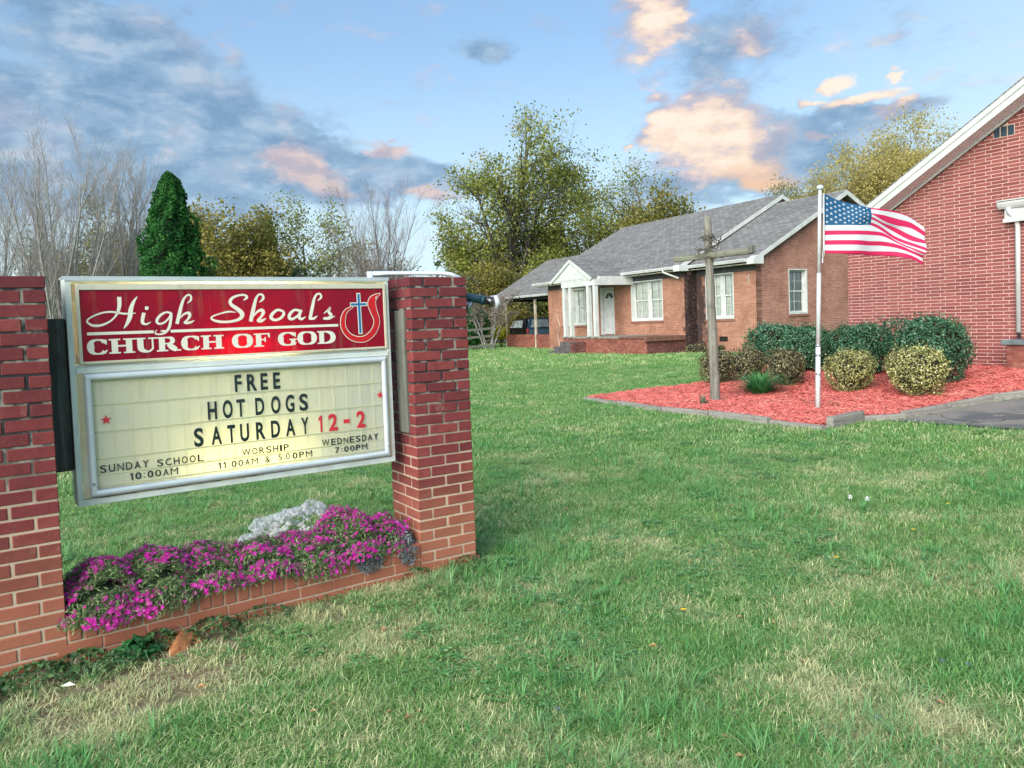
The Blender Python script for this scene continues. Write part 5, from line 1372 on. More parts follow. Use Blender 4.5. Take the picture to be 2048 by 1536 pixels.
ML['yel'] = leaf_mat('variegated_leaf', [(0, (.05, .06, .02)), (.35, (.30, .34, .10)), (.7, (.60, .60, .24)), (1, (.82, .78, .50))], .5, .25, .35, (5, (.10, .10, .04), .45))
ML['brn'] = leaf_mat('bronze_leaf', [(0, (.035, .035, .025)), (.35, (.12, .11, .055)), (.7, (.28, .25, .12)), (1, (.46, .42, .26))], .5, .2, .35, (5, (.05, .07, .03), .4))
M['bark'] = simple('shrub_bark', (.06, .05, .04), (.11, .09, .07), 30, .9)
def shrub(name, x, y, rx, ry, rz, n, lm, size, label, cat, group, e=3.0, seed=1, legs=.10, lift=.03, asp=.55, core=.80):
    z = float(ground_z(x, y)); t = empty(name, (x, y, z), random.random() * .6 - .3, label, cat, group)
    C_, N_ = superell(n, rx, ry, rz, e, .78, seed=seed); zc = rz + legs
    C_[:, 2] += zc
    # some loose shoots over the top
    k = int(n * .07); S_, SN = superell(k, rx * 1.08, ry * 1.08, rz * 1.15, e, .97, seed=seed); S_[:, 2] += zc; q = S_[:, 2] > zc
    C_ = np.vstack([C_, S_[q]]); N_ = np.vstack([N_, SN[q]])
    link('foliage', leaves_mesh('foliage', C_, N_, size, lm, asp), t)
    b = MB()
    nn, mm_ = 14, 8
    for i in range(mm_ + 1):
        for j in range(nn):
            ph = pi * i / mm_; th = 2 * pi * j / nn; d = np.array([sin(ph) * cos(th), sin(ph) * sin(th), cos(ph)])
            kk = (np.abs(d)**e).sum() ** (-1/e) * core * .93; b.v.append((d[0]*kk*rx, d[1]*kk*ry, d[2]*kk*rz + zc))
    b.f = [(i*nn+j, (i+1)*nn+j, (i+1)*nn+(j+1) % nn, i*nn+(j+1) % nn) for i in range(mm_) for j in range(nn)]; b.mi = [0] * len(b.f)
    b.build('inner_shade_core', M['shrubcore'], t)
    b = MB()
    for _ in range(7):
        a = random.random() * 6.28; b.tube([(.05*cos(a), .05*sin(a), -.03), (.12*cos(a), .12*sin(a), legs + rz*.2), (.5*rx*cos(a), .5*ry*sin(a), zc)], [.016, .012, .006], 5)
    b.build('stems', M['bark'], t); return t
M['mossy'] = simple('green_inner_stems', (.05, .09, .035), (.08, .12, .05), 40, .95)
M['shrubcore'] = simple('inner_shade_core', (.012, .018, .012), (.03, .03, .02), 25, .95)  # dark solid core, painted shade for the inside of the foliage
GH = 'clipped dark green hedge bushes behind the yellow shrubs'; GY = 'low variegated shrubs in front of the dark hedge'
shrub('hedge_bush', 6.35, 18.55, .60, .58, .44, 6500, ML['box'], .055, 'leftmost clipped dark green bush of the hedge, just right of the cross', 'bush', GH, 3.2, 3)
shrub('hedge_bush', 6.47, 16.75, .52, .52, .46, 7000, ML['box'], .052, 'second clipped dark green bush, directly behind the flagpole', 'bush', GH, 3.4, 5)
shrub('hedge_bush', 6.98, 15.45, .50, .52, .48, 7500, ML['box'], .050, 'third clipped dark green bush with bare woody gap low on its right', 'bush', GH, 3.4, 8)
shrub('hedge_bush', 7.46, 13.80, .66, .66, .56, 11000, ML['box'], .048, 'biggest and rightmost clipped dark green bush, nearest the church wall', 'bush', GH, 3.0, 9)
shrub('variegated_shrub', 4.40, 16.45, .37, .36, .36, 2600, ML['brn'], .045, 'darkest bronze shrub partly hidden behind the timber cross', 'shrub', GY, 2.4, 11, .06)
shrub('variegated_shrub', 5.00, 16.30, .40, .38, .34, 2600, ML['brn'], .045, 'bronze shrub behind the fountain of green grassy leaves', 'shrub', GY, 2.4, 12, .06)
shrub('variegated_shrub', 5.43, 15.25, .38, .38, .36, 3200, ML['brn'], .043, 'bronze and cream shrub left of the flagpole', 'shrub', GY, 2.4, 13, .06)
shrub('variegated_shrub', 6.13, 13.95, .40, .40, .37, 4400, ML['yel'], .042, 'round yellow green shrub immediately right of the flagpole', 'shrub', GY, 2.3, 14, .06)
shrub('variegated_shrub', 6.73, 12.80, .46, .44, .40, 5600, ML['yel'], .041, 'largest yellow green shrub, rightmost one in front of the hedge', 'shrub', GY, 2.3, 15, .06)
# liriope clump and daffodil leaves
ML['lir'] = leaf_mat('lily_turf_leaf', [(0, (.04, .17, .05)), (.6, (.08, .30, .09)), (1, (.20, .48, .20))], .4, .2, .5)
def fountain(name, x, y, n, R_, h, w, lm, label, cat, lean=1.2, rz=1.0):
    t = empty(name, (x, y, float(ground_z(x, y)) + .02), 0, label, cat); b = MB()
    for _ in range(n):
        a = random.random() * 6.28; r = R_ * .22 * sqrt(random.random())
        blade(b, r * cos(a), r * sin(a), h * random.uniform(.35, 1.05), w, h * lean * random.uniform(.1, 1.1), a + random.uniform(-.5, .5), 6, 1.3)
    b.build('leaves', lm, t); return t
fountain('lily_turf', 4.66, 14.52, 800, .50, .60, .016, ML['lir'], 'fountain shaped clump of green strap leaves in the red mulch', 'grass clump', 1.25)
fountain('daffodil_plant', 3.27, 13.22, 30, .22, .26, .026, leaf_mat('daffodil_leaf', [(0, (.05, .13, .08)), (1, (.14, .26, .17))], .4), 'small clump of upright blue green leaves left of the cross', 'plant', .35)
fountain('daffodil_plant', 3.72, 13.62, 9, .08, .12, .014, ML['lir'], 'tiny green shoot growing at the foot of the cross', 'plant', .7)
# fallen red dust: two seedlings at the mulch edge are left to the grass

# ------------------------------------------------------------------ flowers in the planter
ML['phl'] = leaf_mat('phlox_needle', [(0, (.07, .14, .06)), (.5, (.16, .28, .10)), (.85, (.30, .42, .18)), (1, (.50, .55, .34))], .6, .2, .3, (9, (.06, .09, .06), .45))
ML['lav'] = leaf_mat('lavender_leaf', [(0, (.06, .08, .09)), (.5, (.16, .19, .21)), (1, (.38, .42, .45))], .7, .15, .3)
ML['mag'] = leaf_mat('magenta_petal', [(0, (.52, .008, .30)), (.5, (.74, .018, .50)), (1, (.86, .07, .66))], .6, .3, .3)
ML['pnk'] = leaf_mat('faded_pink_petal', [(0, (.45, .10, .25)), (1, (.62, .22, .35))], .6, .3, .3)
ML['wht'] = leaf_mat('white_petal', [(0, (.90, .92, .93)), (1, (.95, .96, .95))], .6, .35, .3)
ca, sa = cos(aP), sin(aP)
def planter_pt(u, v): return (-2.212 + u * ca - v * sa, 3.687 + u * sa + v * ca)
def mound(u, v, ru, rv, h, base):
    """height profile over the planter in its own axes"""
    return u, v, ru, rv, h, base
def flower_mesh(P_, D_, r, m_, petals=5, rng=RNG):
    b = MB()
    for p_, d in zip(P_, D_):
        d = Vector(d).normalized(); a = d.cross(Vector((rng.normal(), rng.normal(), rng.normal()))).normalized(); c_ = d.cross(a)
        rr = r * rng.uniform(.75, 1.2); p_ = Vector(p_); vs = [tuple(p_)]; fs = []
        for k in range(petals):
            t = 2 * pi * k / petals
            for dt, q in ((-.42, .62), (-.24, 1.0), (.24, 1.0), (.42, .62)):
                vs.append(tuple(p_ + (a * cos(t + dt) + c_ * sin(t + dt)) * rr * q + d * rr * .18 * q))
            o_ = 1 + 4 * k; fs.append((0, o_, o_ + 1, o_ + 2, o_ + 3))
        b.add(vs, fs)
    return b.mesh('blossoms', m_)
def phlox(u, v, ru, rv, h, spill, nleaf, nflow, label, cat, group, lm=None, fm=None, name='creeping_phlox', fr=.0108, seed=0, topbias=.5, hb=.145, patches=22):
    x, y = planter_pt(u, v); lm = lm or ML['phl']
    t = empty(name, (x, y, hb), aP, label, cat, group)
    rng = np.random.default_rng(100 + seed)
    def surf(n, jit):
        a = rng.random(n) * 2 * pi; r = np.sqrt(rng.random(n)); lx = ru * r * np.cos(a); ly = rv * r * np.sin(a)
        bum = nz(lx * 9 + seed, ly * 9, 1.1, 40 + seed)
        z = h * (1 - r ** 3.2) * (.60 + .6 * bum)
        # spilling over the front wall
        fr_ = ly + v; over = fr_ < .0
        z = np.where(over, z * .6 + .022 + (fr_) * spill / max(rv - v, .05) * (.5 + bum), z)
        ly = np.where(over, -v - .010 - (0 - fr_) * .35 - .02 * rng.random(n), ly)
        nr = np.stack([lx / ru * .7, np.where(over, -1.0, ly / rv * .5), np.where(over, .25, .9)], 1)
        P_ = np.stack([lx, ly, z], 1) + rng.normal(0, jit, (n, 3)); return P_, nr
    P_, N_ = surf(nleaf, .010)
    P2, N2 = surf(nleaf // 2, .012); P2[:, 2] -= np.where(P2[:, 1] < -v, 0, .03)
    me = leaves_mesh('foliage', np.vstack([P_, P2]), np.vstack([N_, N2]), .026, lm, .20, .1, 1.2, rng); link('foliage', me, t)
    b = MB(); n = 12       # dense dead inside under the green
    b.v = [(0, 0, h * .62)] + [(ru * .8 * cos(2*pi*k/n), max(rv * .8 * sin(2*pi*k/n), -v + .01), -.02) for k in range(n)] + [(ru * .55 * cos(2*pi*k/n), max(rv * .55 * sin(2*pi*k/n), -v + .03), h * .45) for k in range(n)]
    b.f = [(0, n+1+k, n+1+(k+1) % n) for k in range(n)] + [(1+k, 1+(k+1) % n, n+1+(k+1) % n, n+1+k) for k in range(n)]; b.mi = [0] * len(b.f)
    b.build('inner_stems', M['mossy'], t)
    if nflow:
        F_, FN = surf(nflow * 9, .006)
        # blossoms sit in patches
        cen = F_[rng.integers(0, len(F_), patches)]
        d = np.linalg.norm(F_[:, None] - cen[None], axis=2).min(1); ok = (d < .060 + .045 * rng.random(len(d))) | (rng.random(len(d)) < .05)
        F_, FN = F_[ok][:nflow], FN[ok][:nflow]
        FN = FN / np.linalg.norm(FN, axis=1, keepdims=True); F_ = F_ + FN * .012
        tag(link('blossoms', flower_mesh(F_, FN + rng.normal(0, .35, F_.shape), fr, fm or ML['mag'], 5, rng), t), kind='stuff')
        k = max(6, nflow // 7); F2, FN2 = surf(k, .006)
        tag(link('faded_blossoms', flower_mesh(F2 + FN2 * .008, FN2 + rng.normal(0, .3, F2.shape), fr * .8, ML['pnk'], 5, rng), t), kind='stuff')
    return t
GP = 'magenta creeping phlox spilling over the brick planter'
for i, (u, v, ru, rv, h, sp, nl, nf, lb) in enumerate([
    (.16, .17, .24, .30, .235, .045, 6400, 1050, 'magenta phlox mound against the left pillar, hanging furthest down'),
    (.44, .18, .24, .32, .245, .045, 6400, 900, 'magenta phlox mound next to the left pillar one, above the clay patch'),
    (.72, .20, .26, .33, .240, -.01, 6000, 640, 'mostly green phlox mound in the left middle of the planter'),
    (1.00, .19, .25, .32, .235, -.01, 6000, 640, 'magenta phlox mound in the middle of the planter'),
    (1.28, .18, .24, .30, .215, .055, 6000, 950, 'magenta phlox in front of the white flowers, with a bright cluster hanging low'),
    (1.56, .22, .24, .32, .24, .0, 6000, 1000, 'tallest magenta phlox mound, left of the grey lavender'),
    (1.76, .20, .17, .24, .215, .02, 3600, 480, 'small magenta phlox mound at the right end beside the pillar'),]):
    phlox(u, v, ru, rv, h, sp, nl, nf, lb, 'flowers', GP, seed=i)
t = phlox(1.27, .48, .40, .15, .16, 0, 500, 0, 'bright white candytuft in flower behind the magenta phlox', 'flowers', None, name='candytuft', seed=20)
rng = np.random.default_rng(5); n = 2300
a = rng.random(n) * 2 * pi; r = np.sqrt(rng.random(n)); P_ = np.stack([.40 * r * np.cos(a), .15 * r * np.sin(a), .19 * (1 - r ** 3.5) * (.75 + .5 * nz(r * np.cos(a) * 5, r * np.sin(a) * 5, 1.5, 77)) + .03 + .08 * (np.cos(a) * r)], 1)
P_ = P_[:330]; HP = []; HN = []
for c_ in P_:       # round heads of small white flowers
    k = 13; d = rng.normal(0, 1, (k, 3)); d[:, 2] = np.abs(d[:, 2]) + .15; d /= np.linalg.norm(d, axis=1, keepdims=True)
    R_ = rng.uniform(.014, .024); HP.append(c_ + d * R_ + np.array([0, 0, .012])); HN.append(d + np.array([0, -.3, .3]))
HP = np.vstack(HP); HN = np.vstack(HN)
tag(link('blossoms', flower_mesh(HP, HN + rng.normal(0, .15, HN.shape), .0088, ML['wht'], 4, rng), t), kind='stuff')
for (u, v, ru, rv, h, sp, lb) in ((1.86, .13, .11, .17, .15, .11, 'grey leaved lavender clump at the foot of the right pillar'), (1.60, .03, .10, .12, .08, .10, 'small grey leaved lavender clump on the planter edge')):
    x, y = planter_pt(u, v); t = empty('lavender', (x, y, .145), aP, lb, 'plant')
    rng = np.random.default_rng(int(u * 100)); b = MB()
    n = 2600 if u > 1.7 else 1500
    a_ = rng.random(n) * 2 * pi; r_ = np.sqrt(rng.random(n)); lx = ru * r_ * np.cos(a_); ly = rv * r_ * np.sin(a_); z_ = h * (1 - r_ ** 2.6) * rng.uniform(.7, 1.1, n)
    ov = ly + v < 0; z_ = np.where(ov, z_ * .7 + (ly + v) * sp / max(rv - v, .04) * .8, z_); ly = np.where(ov, -v - .012 - .03 * rng.random(n), ly)
    me = leaves_mesh('foliage', np.stack([lx, ly, z_], 1), np.stack([lx / ru, np.where(ov, -1.0, ly / rv), np.where(ov, .3, .8)], 1), .038, ML['lav'], .16, .1, .9, rng)
    link('foliage', me, t)
    if u > 1.7:
        C2 = np.stack([rng.normal(-.01, .035, 34), rng.normal(-.09, .02, 34), h * .8 + rng.normal(0, .03, 34)], 1)
        tag(link('blossoms', flower_mesh(C2, np.tile([0, -1, .4], (34, 1)) + rng.normal(0, .3, (34, 3)), .0125, ML['mag'], 5, rng), t), kind='stuff')

# washed-out clay, weeds, litter at the foot of the planter
b = MB(); cx0, cy0 = planter_pt(.50, -.10); n = 22
ring = []
for k in range(6):
    rr = k / 5
    for j in range(n):
        a = 2 * pi * j / n; R_ = (.13 + .03 * sin(3 * a) + .02 * sin(7 * a)) * rr
        X, Y = cx0 + R_ * cos(a) * .7, cy0 + R_ * sin(a) * 1.0
        ring.append((X, Y, float(ground_z(X, Y)) + .065 * (1 - rr ** 2) * (.8 + .4 * random.random()) - .01))
b.add(ring, [(k*n+j, (k+1)*n+j, (k+1)*n+(j+1) % n, k*n+(j+1) % n) for k in range(5) for j in range(n)])
mm2 = simple('red_clay', (.42, .165, .065), (.30, .12, .055), 25, .95, 0, .9); o = b.build('clay_mound', mm2, smooth=True)
tag(o, 'patch of bare orange clay washed out under the planter', 'clay')
def weed(x, y, n, size, spread_, lm, label, name='weed', h=.07):
    t = empty(name, (x, y, float(ground_z(x, y))), random.random() * 6, label, 'weed')
    rng = RNG; a = rng.random(n) * 6.28; r = spread_ * np.sqrt(rng.random(n)); C_ = np.stack([r * np.cos(a), r * np.sin(a), h * (1 - (r / spread_) ** 2) + .012 * rng.random(n) + .006], 1)
    link('leaves', leaves_mesh('leaves', C_, np.tile([0, 0, 1.0], (n, 1)), size, lm, .55, .2, .5), t); return t
ML['weed'] = leaf_mat('weed_leaf', [(0, (.025, .075, .03)), (.6, (.06, .15, .05)), (1, (.14, .24, .09))], .5)
ML['weedb'] = leaf_mat('broad_weed_leaf', [(0, (.03, .14, .05)), (1, (.06, .24, .08))], .4)
wl = [(.05, -.10, 130, .030, .14, 'weed', 'straggly low weeds at the foot of the left pillar'), (.28, -.12, 60, .055, .10, 'weedb', 'bright broad leaved weed under the hanging phlox'), (.40, -.06, 110, .028, .09, 'weed', 'small leaved weed just left of the clay patch'),
      (.66, -.08, 150, .026, .13, 'weed', 'dark small leaved weed just right of the clay patch'), (.92, -.10, 140, .022, .16, 'weed', 'low weeds along the middle of the planter foot'), (-.16, -.12, 200, .026, .16, 'weed', 'dark weeds in front of the left pillar base'), (-.42, -.16, 160, .026, .16, 'weed', 'dark weeds at the far left below the pillar'),
      (1.9, -.08, 70, .018, .10, 'weed', 'thin weeds at the right pillar corner'), (.18, -.22, 120, .022, .12, 'weed', 'yellowish weeds in front of the left planter end'), (2.25, -.10, 110, .020, .14, 'weed', 'low weeds in front of the right pillar base')]
for u, v, n, s_, sp, k, lb in wl:
    x, y = planter_pt(u, v); weed(x, y, int(n * 1.8), s_ * 1.15, sp * 1.15, ML[k], lb)
# dandelions, violets, a few dead leaves
def gz1(x, y): return float(ground_z(x, y))
def blossom(x, y, col, r, label, name, cat, h=.05, n=14):
    b = MB(); z = gz1(x, y)
    t = empty(name, (x, y, z), 0, label, cat)
    b.tube([(0, 0, 0), (.004, 0, h * .6), (0, .003, h)], .0018, 4); b.build('stalk', ML['weed'], t)
    b = MB()
    for k in range(n):
        a = 2 * pi * k / n; b.add([(0, 0, h), (r*cos(a-.2), r*sin(a-.2), h + r*.25), (r*1.1*cos(a), r*1.1*sin(a), h + r*.3), (r*cos(a+.2), r*sin(a+.2), h + r*.25)], [(0, 1, 2, 3)])
    b.build('petals', col, t)
def puff(x, y, label):
    z = gz1(x, y); t = empty('dandelion_clock', (x, y, z), 0, label, 'dandelion')
    b = MB(); b.tube([(0, 0, 0), (.006, 0, .06), (0, .003, .11)], .0018, 4); b.build('stalk', ML['weed'], t)
    b = MB()
    for k in range(60):
        d = np.random.default_rng(k).normal(0, 1, 3); d /= np.linalg.norm(d); e = d * .017; q = np.cross(d, [0, 0, 1.]) ; q /= np.linalg.norm(q) + 1e-6
        b.add([(0, 0, .115), tuple(np.array([0, 0, .115]) + e + q * .005), tuple(np.array([0, 0, .115]) + e * 1.08 - q * .005)], [(0, 1, 2)])
    b.build('seed_head', ML['wht'], t)
yl = simple('dandelion_yellow', (.75, .52, .02), (.7, .42, .02), 20, .6); vi = simple('violet_petal', (.16, .14, .55), (.22, .20, .62), 20, .6)
for k, (x, y, lb) in enumerate([(2.62, 6.00, 'white dandelion clock in the lawn, left one of a close pair'), (2.72, 5.93, 'white dandelion clock in the lawn, right one of a close pair')]): puff(x, y, lb)
for (x, y, lb) in [(.85, 3.98, 'small yellow dandelion in the middle of the near lawn'), (3.36, 5.95, 'small yellow dandelion in the right part of the lawn'), (2.75, 5.30, 'small yellow dandelion below the pair of clocks'), (1.98, 4.75, 'small yellow dandelion left of the long grass tufts')]: blossom(x, y, yl, .014, lb, 'dandelion', 'dandelion')
for (x, y, lb) in [(1.83, 3.30, 'small blue violet low in the near lawn at right'), (1.92, 3.26, 'tiny blue violet beside the brighter one at right'), (1.34, 2.86, 'small violet near the lower right corner of the lawn'), (.13, 3.02, 'tiny violet in the near lawn at the centre bottom')]: blossom(x, y, vi, .011, lb, 'violet', 'violet', .04, 5)
def dead_leaf(x, y, s_, label):
    b = MB(); b.add([(-s_, 0, .0), (-s_*.2, s_*.5, .012), (s_, 0, .0), (-s_*.1, -s_*.5, .012), (0, 0, -.004)], [(0, 4, 1), (1, 4, 2), (2, 4, 3), (3, 4, 0)])
    o = b.build('dead_leaf', simple('dead_leaf', (.48, .30, .14), (.36, .2, .1), 20, .8) if 'dl' not in M else M['dl'], None, (x, y, gz1(x, y) + .03), random.random() * 6); return tag(o, label, 'leaf')
for (x, y, lb) in [(-.47, 3.02, 'tan dead leaf on the grass right of the sign'), (-1.43, 3.35, 'tan dead leaf on the straw below the planter'), (.62, 3.60, 'small brown dead leaf in the near lawn'), (-.72, 3.92, 'brown dead leaf on bare soil below the right planter end')]: dead_leaf(x, y, .022, lb)
b = MB(); b.add([(-.03, 0, .01), (0, .018, .02), (.035, .004, .012), (.004, -.016, .015)], [(0, 1, 2, 3)])
tag(b.build('litter', M['whitev'], None, (-2.03, 3.36, .0)), 'scrap of white litter lying on the soil under the pillar', 'litter')
# ------------------------------------------------------------------ trees
def rotv(d, ang, az):
    """turn unit vector d by ang about a random perpendicular given by az"""
    a = np.cross(d, [0, 0, 1.0]) if abs(d[2]) < .95 else np.cross(d, [1.0, 0, 0]); a /= np.linalg.norm(a); b = np.cross(d, a)
    return d * cos(ang) + (a * cos(az) + b * sin(az)) * sin(ang)
class Tree:
    def __init__(s, seed, kids, lens, angs, up, wig, taper=.62, sides=(7, 6, 5, 4, 3), segs=(6, 5, 4, 4, 3), start=.25, lenvar=.3):
        s.r = random.Random(seed); s.kids = kids; s.lens = lens; s.angs = angs; s.up = up; s.wig = wig; s.taper = taper; s.sides = sides; s.segs = segs; s.b = MB(); s.tips = []; s.start = start; s.lv = lenvar
        s.depth = len(kids)
    def grow(s, p, d, L, r, lev=0):
        R = s.r; n = s.segs[min(lev, len(s.segs)-1)]; pts = [tuple(p)]; rr = [r]; p = np.array(p, float); d = np.array(d, float)
        up = s.up[min(lev, len(s.up)-1)]; wg = s.wig[min(lev, len(s.wig)-1)]
        dirs = [d]
        for i in range(n):
            d = d + np.array([R.gauss(0, wg), R.gauss(0, wg), R.gauss(0, wg) + up / n]); d /= np.linalg.norm(d)
            p = p + d * L / n; pts.append(tuple(p)); rr.append(max(r * (1 - (i + 1) / n * (1 - s.taper * .35)), .003)); dirs.append(d)
        s.b.tube(pts, rr, s.sides[min(lev, len(s.sides)-1)], False)
        if lev >= s.depth:
            s.tips += [(np.array(pts[-1]), d, lev), (np.array(pts[len(pts)//2]), d, lev)]; return
        k = s.kids[lev]; k = max(1, int(round(k * R.uniform(.8, 1.2))))
        for j in range(k):
            t = s.start + (1 - s.start) * (j + R.random()) / k if lev else s.start + (1 - s.start) * (j + R.random() * .7) / k
            f = t * n; i = min(int(f), n - 1); q = np.array(pts[i]) * (1 - (f - i)) + np.array(pts[i+1]) * (f - i)
            dd = rotv(dirs[i+1], radians(R.uniform(*s.angs[lev])), R.random() * 6.283)
            s.grow(q, dd, L * s.lens[lev] * (1 - .45 * t * (lev == 0)) * R.uniform(1 - s.lv, 1 + s.lv * .6), max(rr[i] * .55, .004), lev + 1)
M['bark_pale'] = simple('pale_bark', (.36, .35, .35), (.22, .21, .21), 6, .9)
M['bark_grey'] = simple('grey_bark', (.16, .155, .15), (.10, .10, .095), 6, .9)
M['bark_dark'] = simple('dark_bark', (.06, .058, .05), (.10, .095, .085), 5, .95)
M['bark_pinkish'] = simple('reddish_twig_bark', (.22, .185, .18), (.16, .14, .135), 5, .9)
def leaf_cluster(tips, per, rad, size, lm, name='crown', rng=RNG, asp=.7, spread_=1.2, droop=0):
    T = np.array([t[0] for t in tips]); n = len(T)
    C_ = np.repeat(T, per, 0) + rng.normal(0, rad, (n * per, 3)) * np.array([1, 1, .75]); C_[:, 2] -= droop
    N_ = rng.normal(0, 1, C_.shape) + [0, 0, .6]
    return leaves_mesh(name, C_, N_, size, lm, asp, .2, spread_)
def tree(name, x, y, label, T, p0s, leaf=None, group=None, cat='tree', bark='bark_grey', extra=None):
    z = float(ground_z(x, y)) - .1; t = empty(name, (x, y, z), 0, label, cat, group)
    for (p, d, L, r) in p0s: T.grow(p, np.array(d, float) / np.linalg.norm(d), L, r)
    T.b.build('trunk', M[bark], t, smooth=True)
    if leaf:
        lm, per, rad, size = leaf[:4]
        tips = T.tips if len(leaf) < 5 else [q for q in T.tips if leaf[4](q[0])]
        if tips: link('crown', leaf_cluster(tips, per, rad, size, lm, droop=0), t)
    if extra: extra(t)
    return t
def lm3(name, a, b_, c_, d_, cl=(.35, (.12, .13, .07), .5)): return leaf_mat(name, [(0, a), (.4, b_), (.8, c_), (1, d_)], .7, .45, .2, cl)
ML['oak'] = lm3('oak_leaf', (.12, .16, .035), (.24, .29, .055), (.42, .43, .10), (.56, .55, .22), (.22, (.16, .20, .07), .55))
ML['olive'] = lm3('olive_leaf', (.11, .12, .03), (.24, .23, .055), (.38, .33, .09), (.50, .43, .16), (.25, (.11, .13, .05), .55))
ML['green'] = lm3('deep_green_leaf', (.010, .07, .018), (.025, .14, .03), (.06, .23, .05), (.15, .36, .10), (.9, (.015, .09, .03), .4))
ML['spire'] = lm3('cedar_leaf', (.04, .10, .06), (.09, .17, .09), (.14, .24, .13), (.19, .29, .17))
ML['pale'] = lm3('pale_spring_leaf', (.18, .20, .10), (.30, .31, .15), (.42, .40, .21), (.52, .48, .30), (.3, (.26, .29, .18), .5))
ML['yellow'] = lm3('yellow_spring_leaf', (.32, .28, .09), (.48, .42, .14), (.60, .52, .21), (.68, .60, .33), (.3, (.45, .40, .17), .5))
ML['scrub'] = lm3('grey_green_leaf', (.10, .12, .09), (.18, .20, .14), (.26, .28, .19), (.34, .34, .24))
ML['pinkbud'] = lm3('bud_haze', (.24, .20, .18), (.33, .27, .24), (.40, .33, .29), (.46, .38, .34))
# bare crape-like trees on the left
def vase(x, y, H, W_, seed, label, n=11, group=None, bark='bark_pale', kids=(11, 7, 5), r=.075):
    T = Tree(seed, kids, (.40, .42, .50), ((12, 32), (14, 36), (15, 42)), (.16, .30, .34, .3), (.03, .05, .06, .07), sides=(6, 4, 3, 3), segs=(8, 5, 4, 3), start=.16)
    p0 = []
    for k in range(n):
        a = 2 * pi * k / n + T.r.uniform(-.2, .2); q = T.r.uniform(.10, 1.0) ** .7 * (W_ / H) * .62
        p0.append(((.12 * cos(a), .12 * sin(a), 0), (q * cos(a), q * sin(a), 1), H * (1 - .16 * q) * T.r.uniform(.82, .92), r * T.r.uniform(.7, 1.2)))
    return tree('bare_tree', x, y, label, T, p0, None, group, bark=bark)
vase(-17.6, 30, 9.4, 5.8, 1, 'wide bare tree with pale grey branches above the left pillar', 13)
vase(-16.3, 33, 9.2, 3.2, 4, 'narrower bare grey tree between the left pillar and the green cone tree', 9)
vase(-21.8, 32, 8.6, 5.0, 8, 'bare tree cut by the left picture edge', 9)
vase(-7.6, 45, 9.7, 5.2, 12, 'vase shaped bare tree with reddish twigs standing before the pink cloud', 11, bark='bark_pinkish', r=.06)
# dark green cone
def cone_tree(x, y, H, R0, n, lm, label, size, seed=0, base=.4, prof=lambda t: (1 - t) ** .62):
    t = empty('evergreen_tree', (x, y, float(ground_z(x, y)) - .1), 0, label, 'tree'); rng = np.random.default_rng(seed)
    b = MB(); b.tube([(0, 0, 0), (0, 0, H * .5), (0, 0, H * .95)], [.12, .07, .01], 7); b.build('trunk', M['bark_dark'], t)
    u = rng.random(n) ** .8; a = rng.random(n) * 2 * pi
    lum = .66 + .50 * nz(a * 2.2, u * 11, 1.3, seed + 3) ; lum2 = nz(a * 5, u * 40, 1.0, seed + 9)
    R_ = R0 * prof(u) * lum * (.72 + .28 * rng.random(n) ** .4) * (.70 + .62 * lum2)
    C_ = np.stack([R_ * np.cos(a), R_ * np.sin(a), base + u * (H - base)], 1)
    N_ = np.stack([np.cos(a), np.sin(a), np.full(n, .45)], 1)
    link('crown', leaves_mesh('crown', C_, N_, size, lm, .6, .25, .7, rng), t)
    b = MB(); k = 14; prm = [(R0 * .62 * float(prof(q)), base + q * (H - base)) for q in np.linspace(0, .93, 12)]; b.lathe(prm, k); b.build('inner_shade_core', M['shrubcore'], t)
    return t
cone_tree(-12.15, 28, 7.45, 1.75, 30000, ML['green'], 'dense dark green cone shaped evergreen just left of the sign header', .105, 2, .3, lambda t: np.where(t < .12, .92 + t * .6, ((1 - t) / .88) ** .60))
cone_tree(-20.2, 65, 11.2, 1.9, 5000, ML['spire'], 'slim bluish green conifer between the olive tree and pale tree', .34, 5, .5, lambda t: (1 - t) ** .5)
# round headed trees with leaves
def head(x, y, H, W_, seed, label, lm, per=5, size=.28, rad=.35, trunk=.28, bark='bark_grey', kids=(9, 6, 5), spread_=(35, 75), up=.12, group='trees behind the sign along the far side', gate=None, name='leafy_tree', L1=.62, start=.22, r=.02):
    T = Tree(seed, kids, (L1, .50, .48), (spread_, (25, 60), (25, 65)), (.05, up, .14, .1), (.03, .08, .10, .12), sides=(8, 5, 4, 3), segs=(7, 5, 4, 3), start=start)
    Hs = H * .80; lf = (lm, per, rad, size) if gate is None else (lm, per, rad, size, gate)
    return tree(name, x, y, label, T, [((0, 0, 0), (T.r.uniform(-.04, .04), T.r.uniform(-.04, .04), 1), Hs, H * r)], lf, group, bark=bark)
head(-22.3, 58, 11.2, 7, 21, 'broad olive brown leafy tree right of the dark green cone', ML['olive'], 15, 0.22, .50, kids=(13, 7, 5), start=.12)
head(-19.6, 59, 8.6, 6, 22, 'lower olive green tree behind the sign right of the tall one', ML['olive'], 17, 0.21, .50, kids=(12, 7, 5), start=.10)
head(-25.3, 59, 9.6, 6, 24, 'yellowish tree partly hidden behind the green cone tree', ML['olive'], 13, 0.21, .45, kids=(12, 7, 5), start=.12)
head(-31.0, 60, 11.0, 8, 25, 'hazy olive tree behind the bare trees on the left', ML['olive'], 11, 0.21, .50, kids=(12, 7, 5), start=.12)
head(-36.5, 62, 9.0, 8, 26, 'low dull green tree behind the left bare tree', ML['scrub'], 11, 0.21, .50, kids=(12, 7, 5), start=.10)
head(-16.6, 62, 10.8, 5, 27, 'airy light green tree left of the vase shaped bare tree', ML['oak'], 9, 0.18, .42, kids=(11, 6, 5), start=.25)
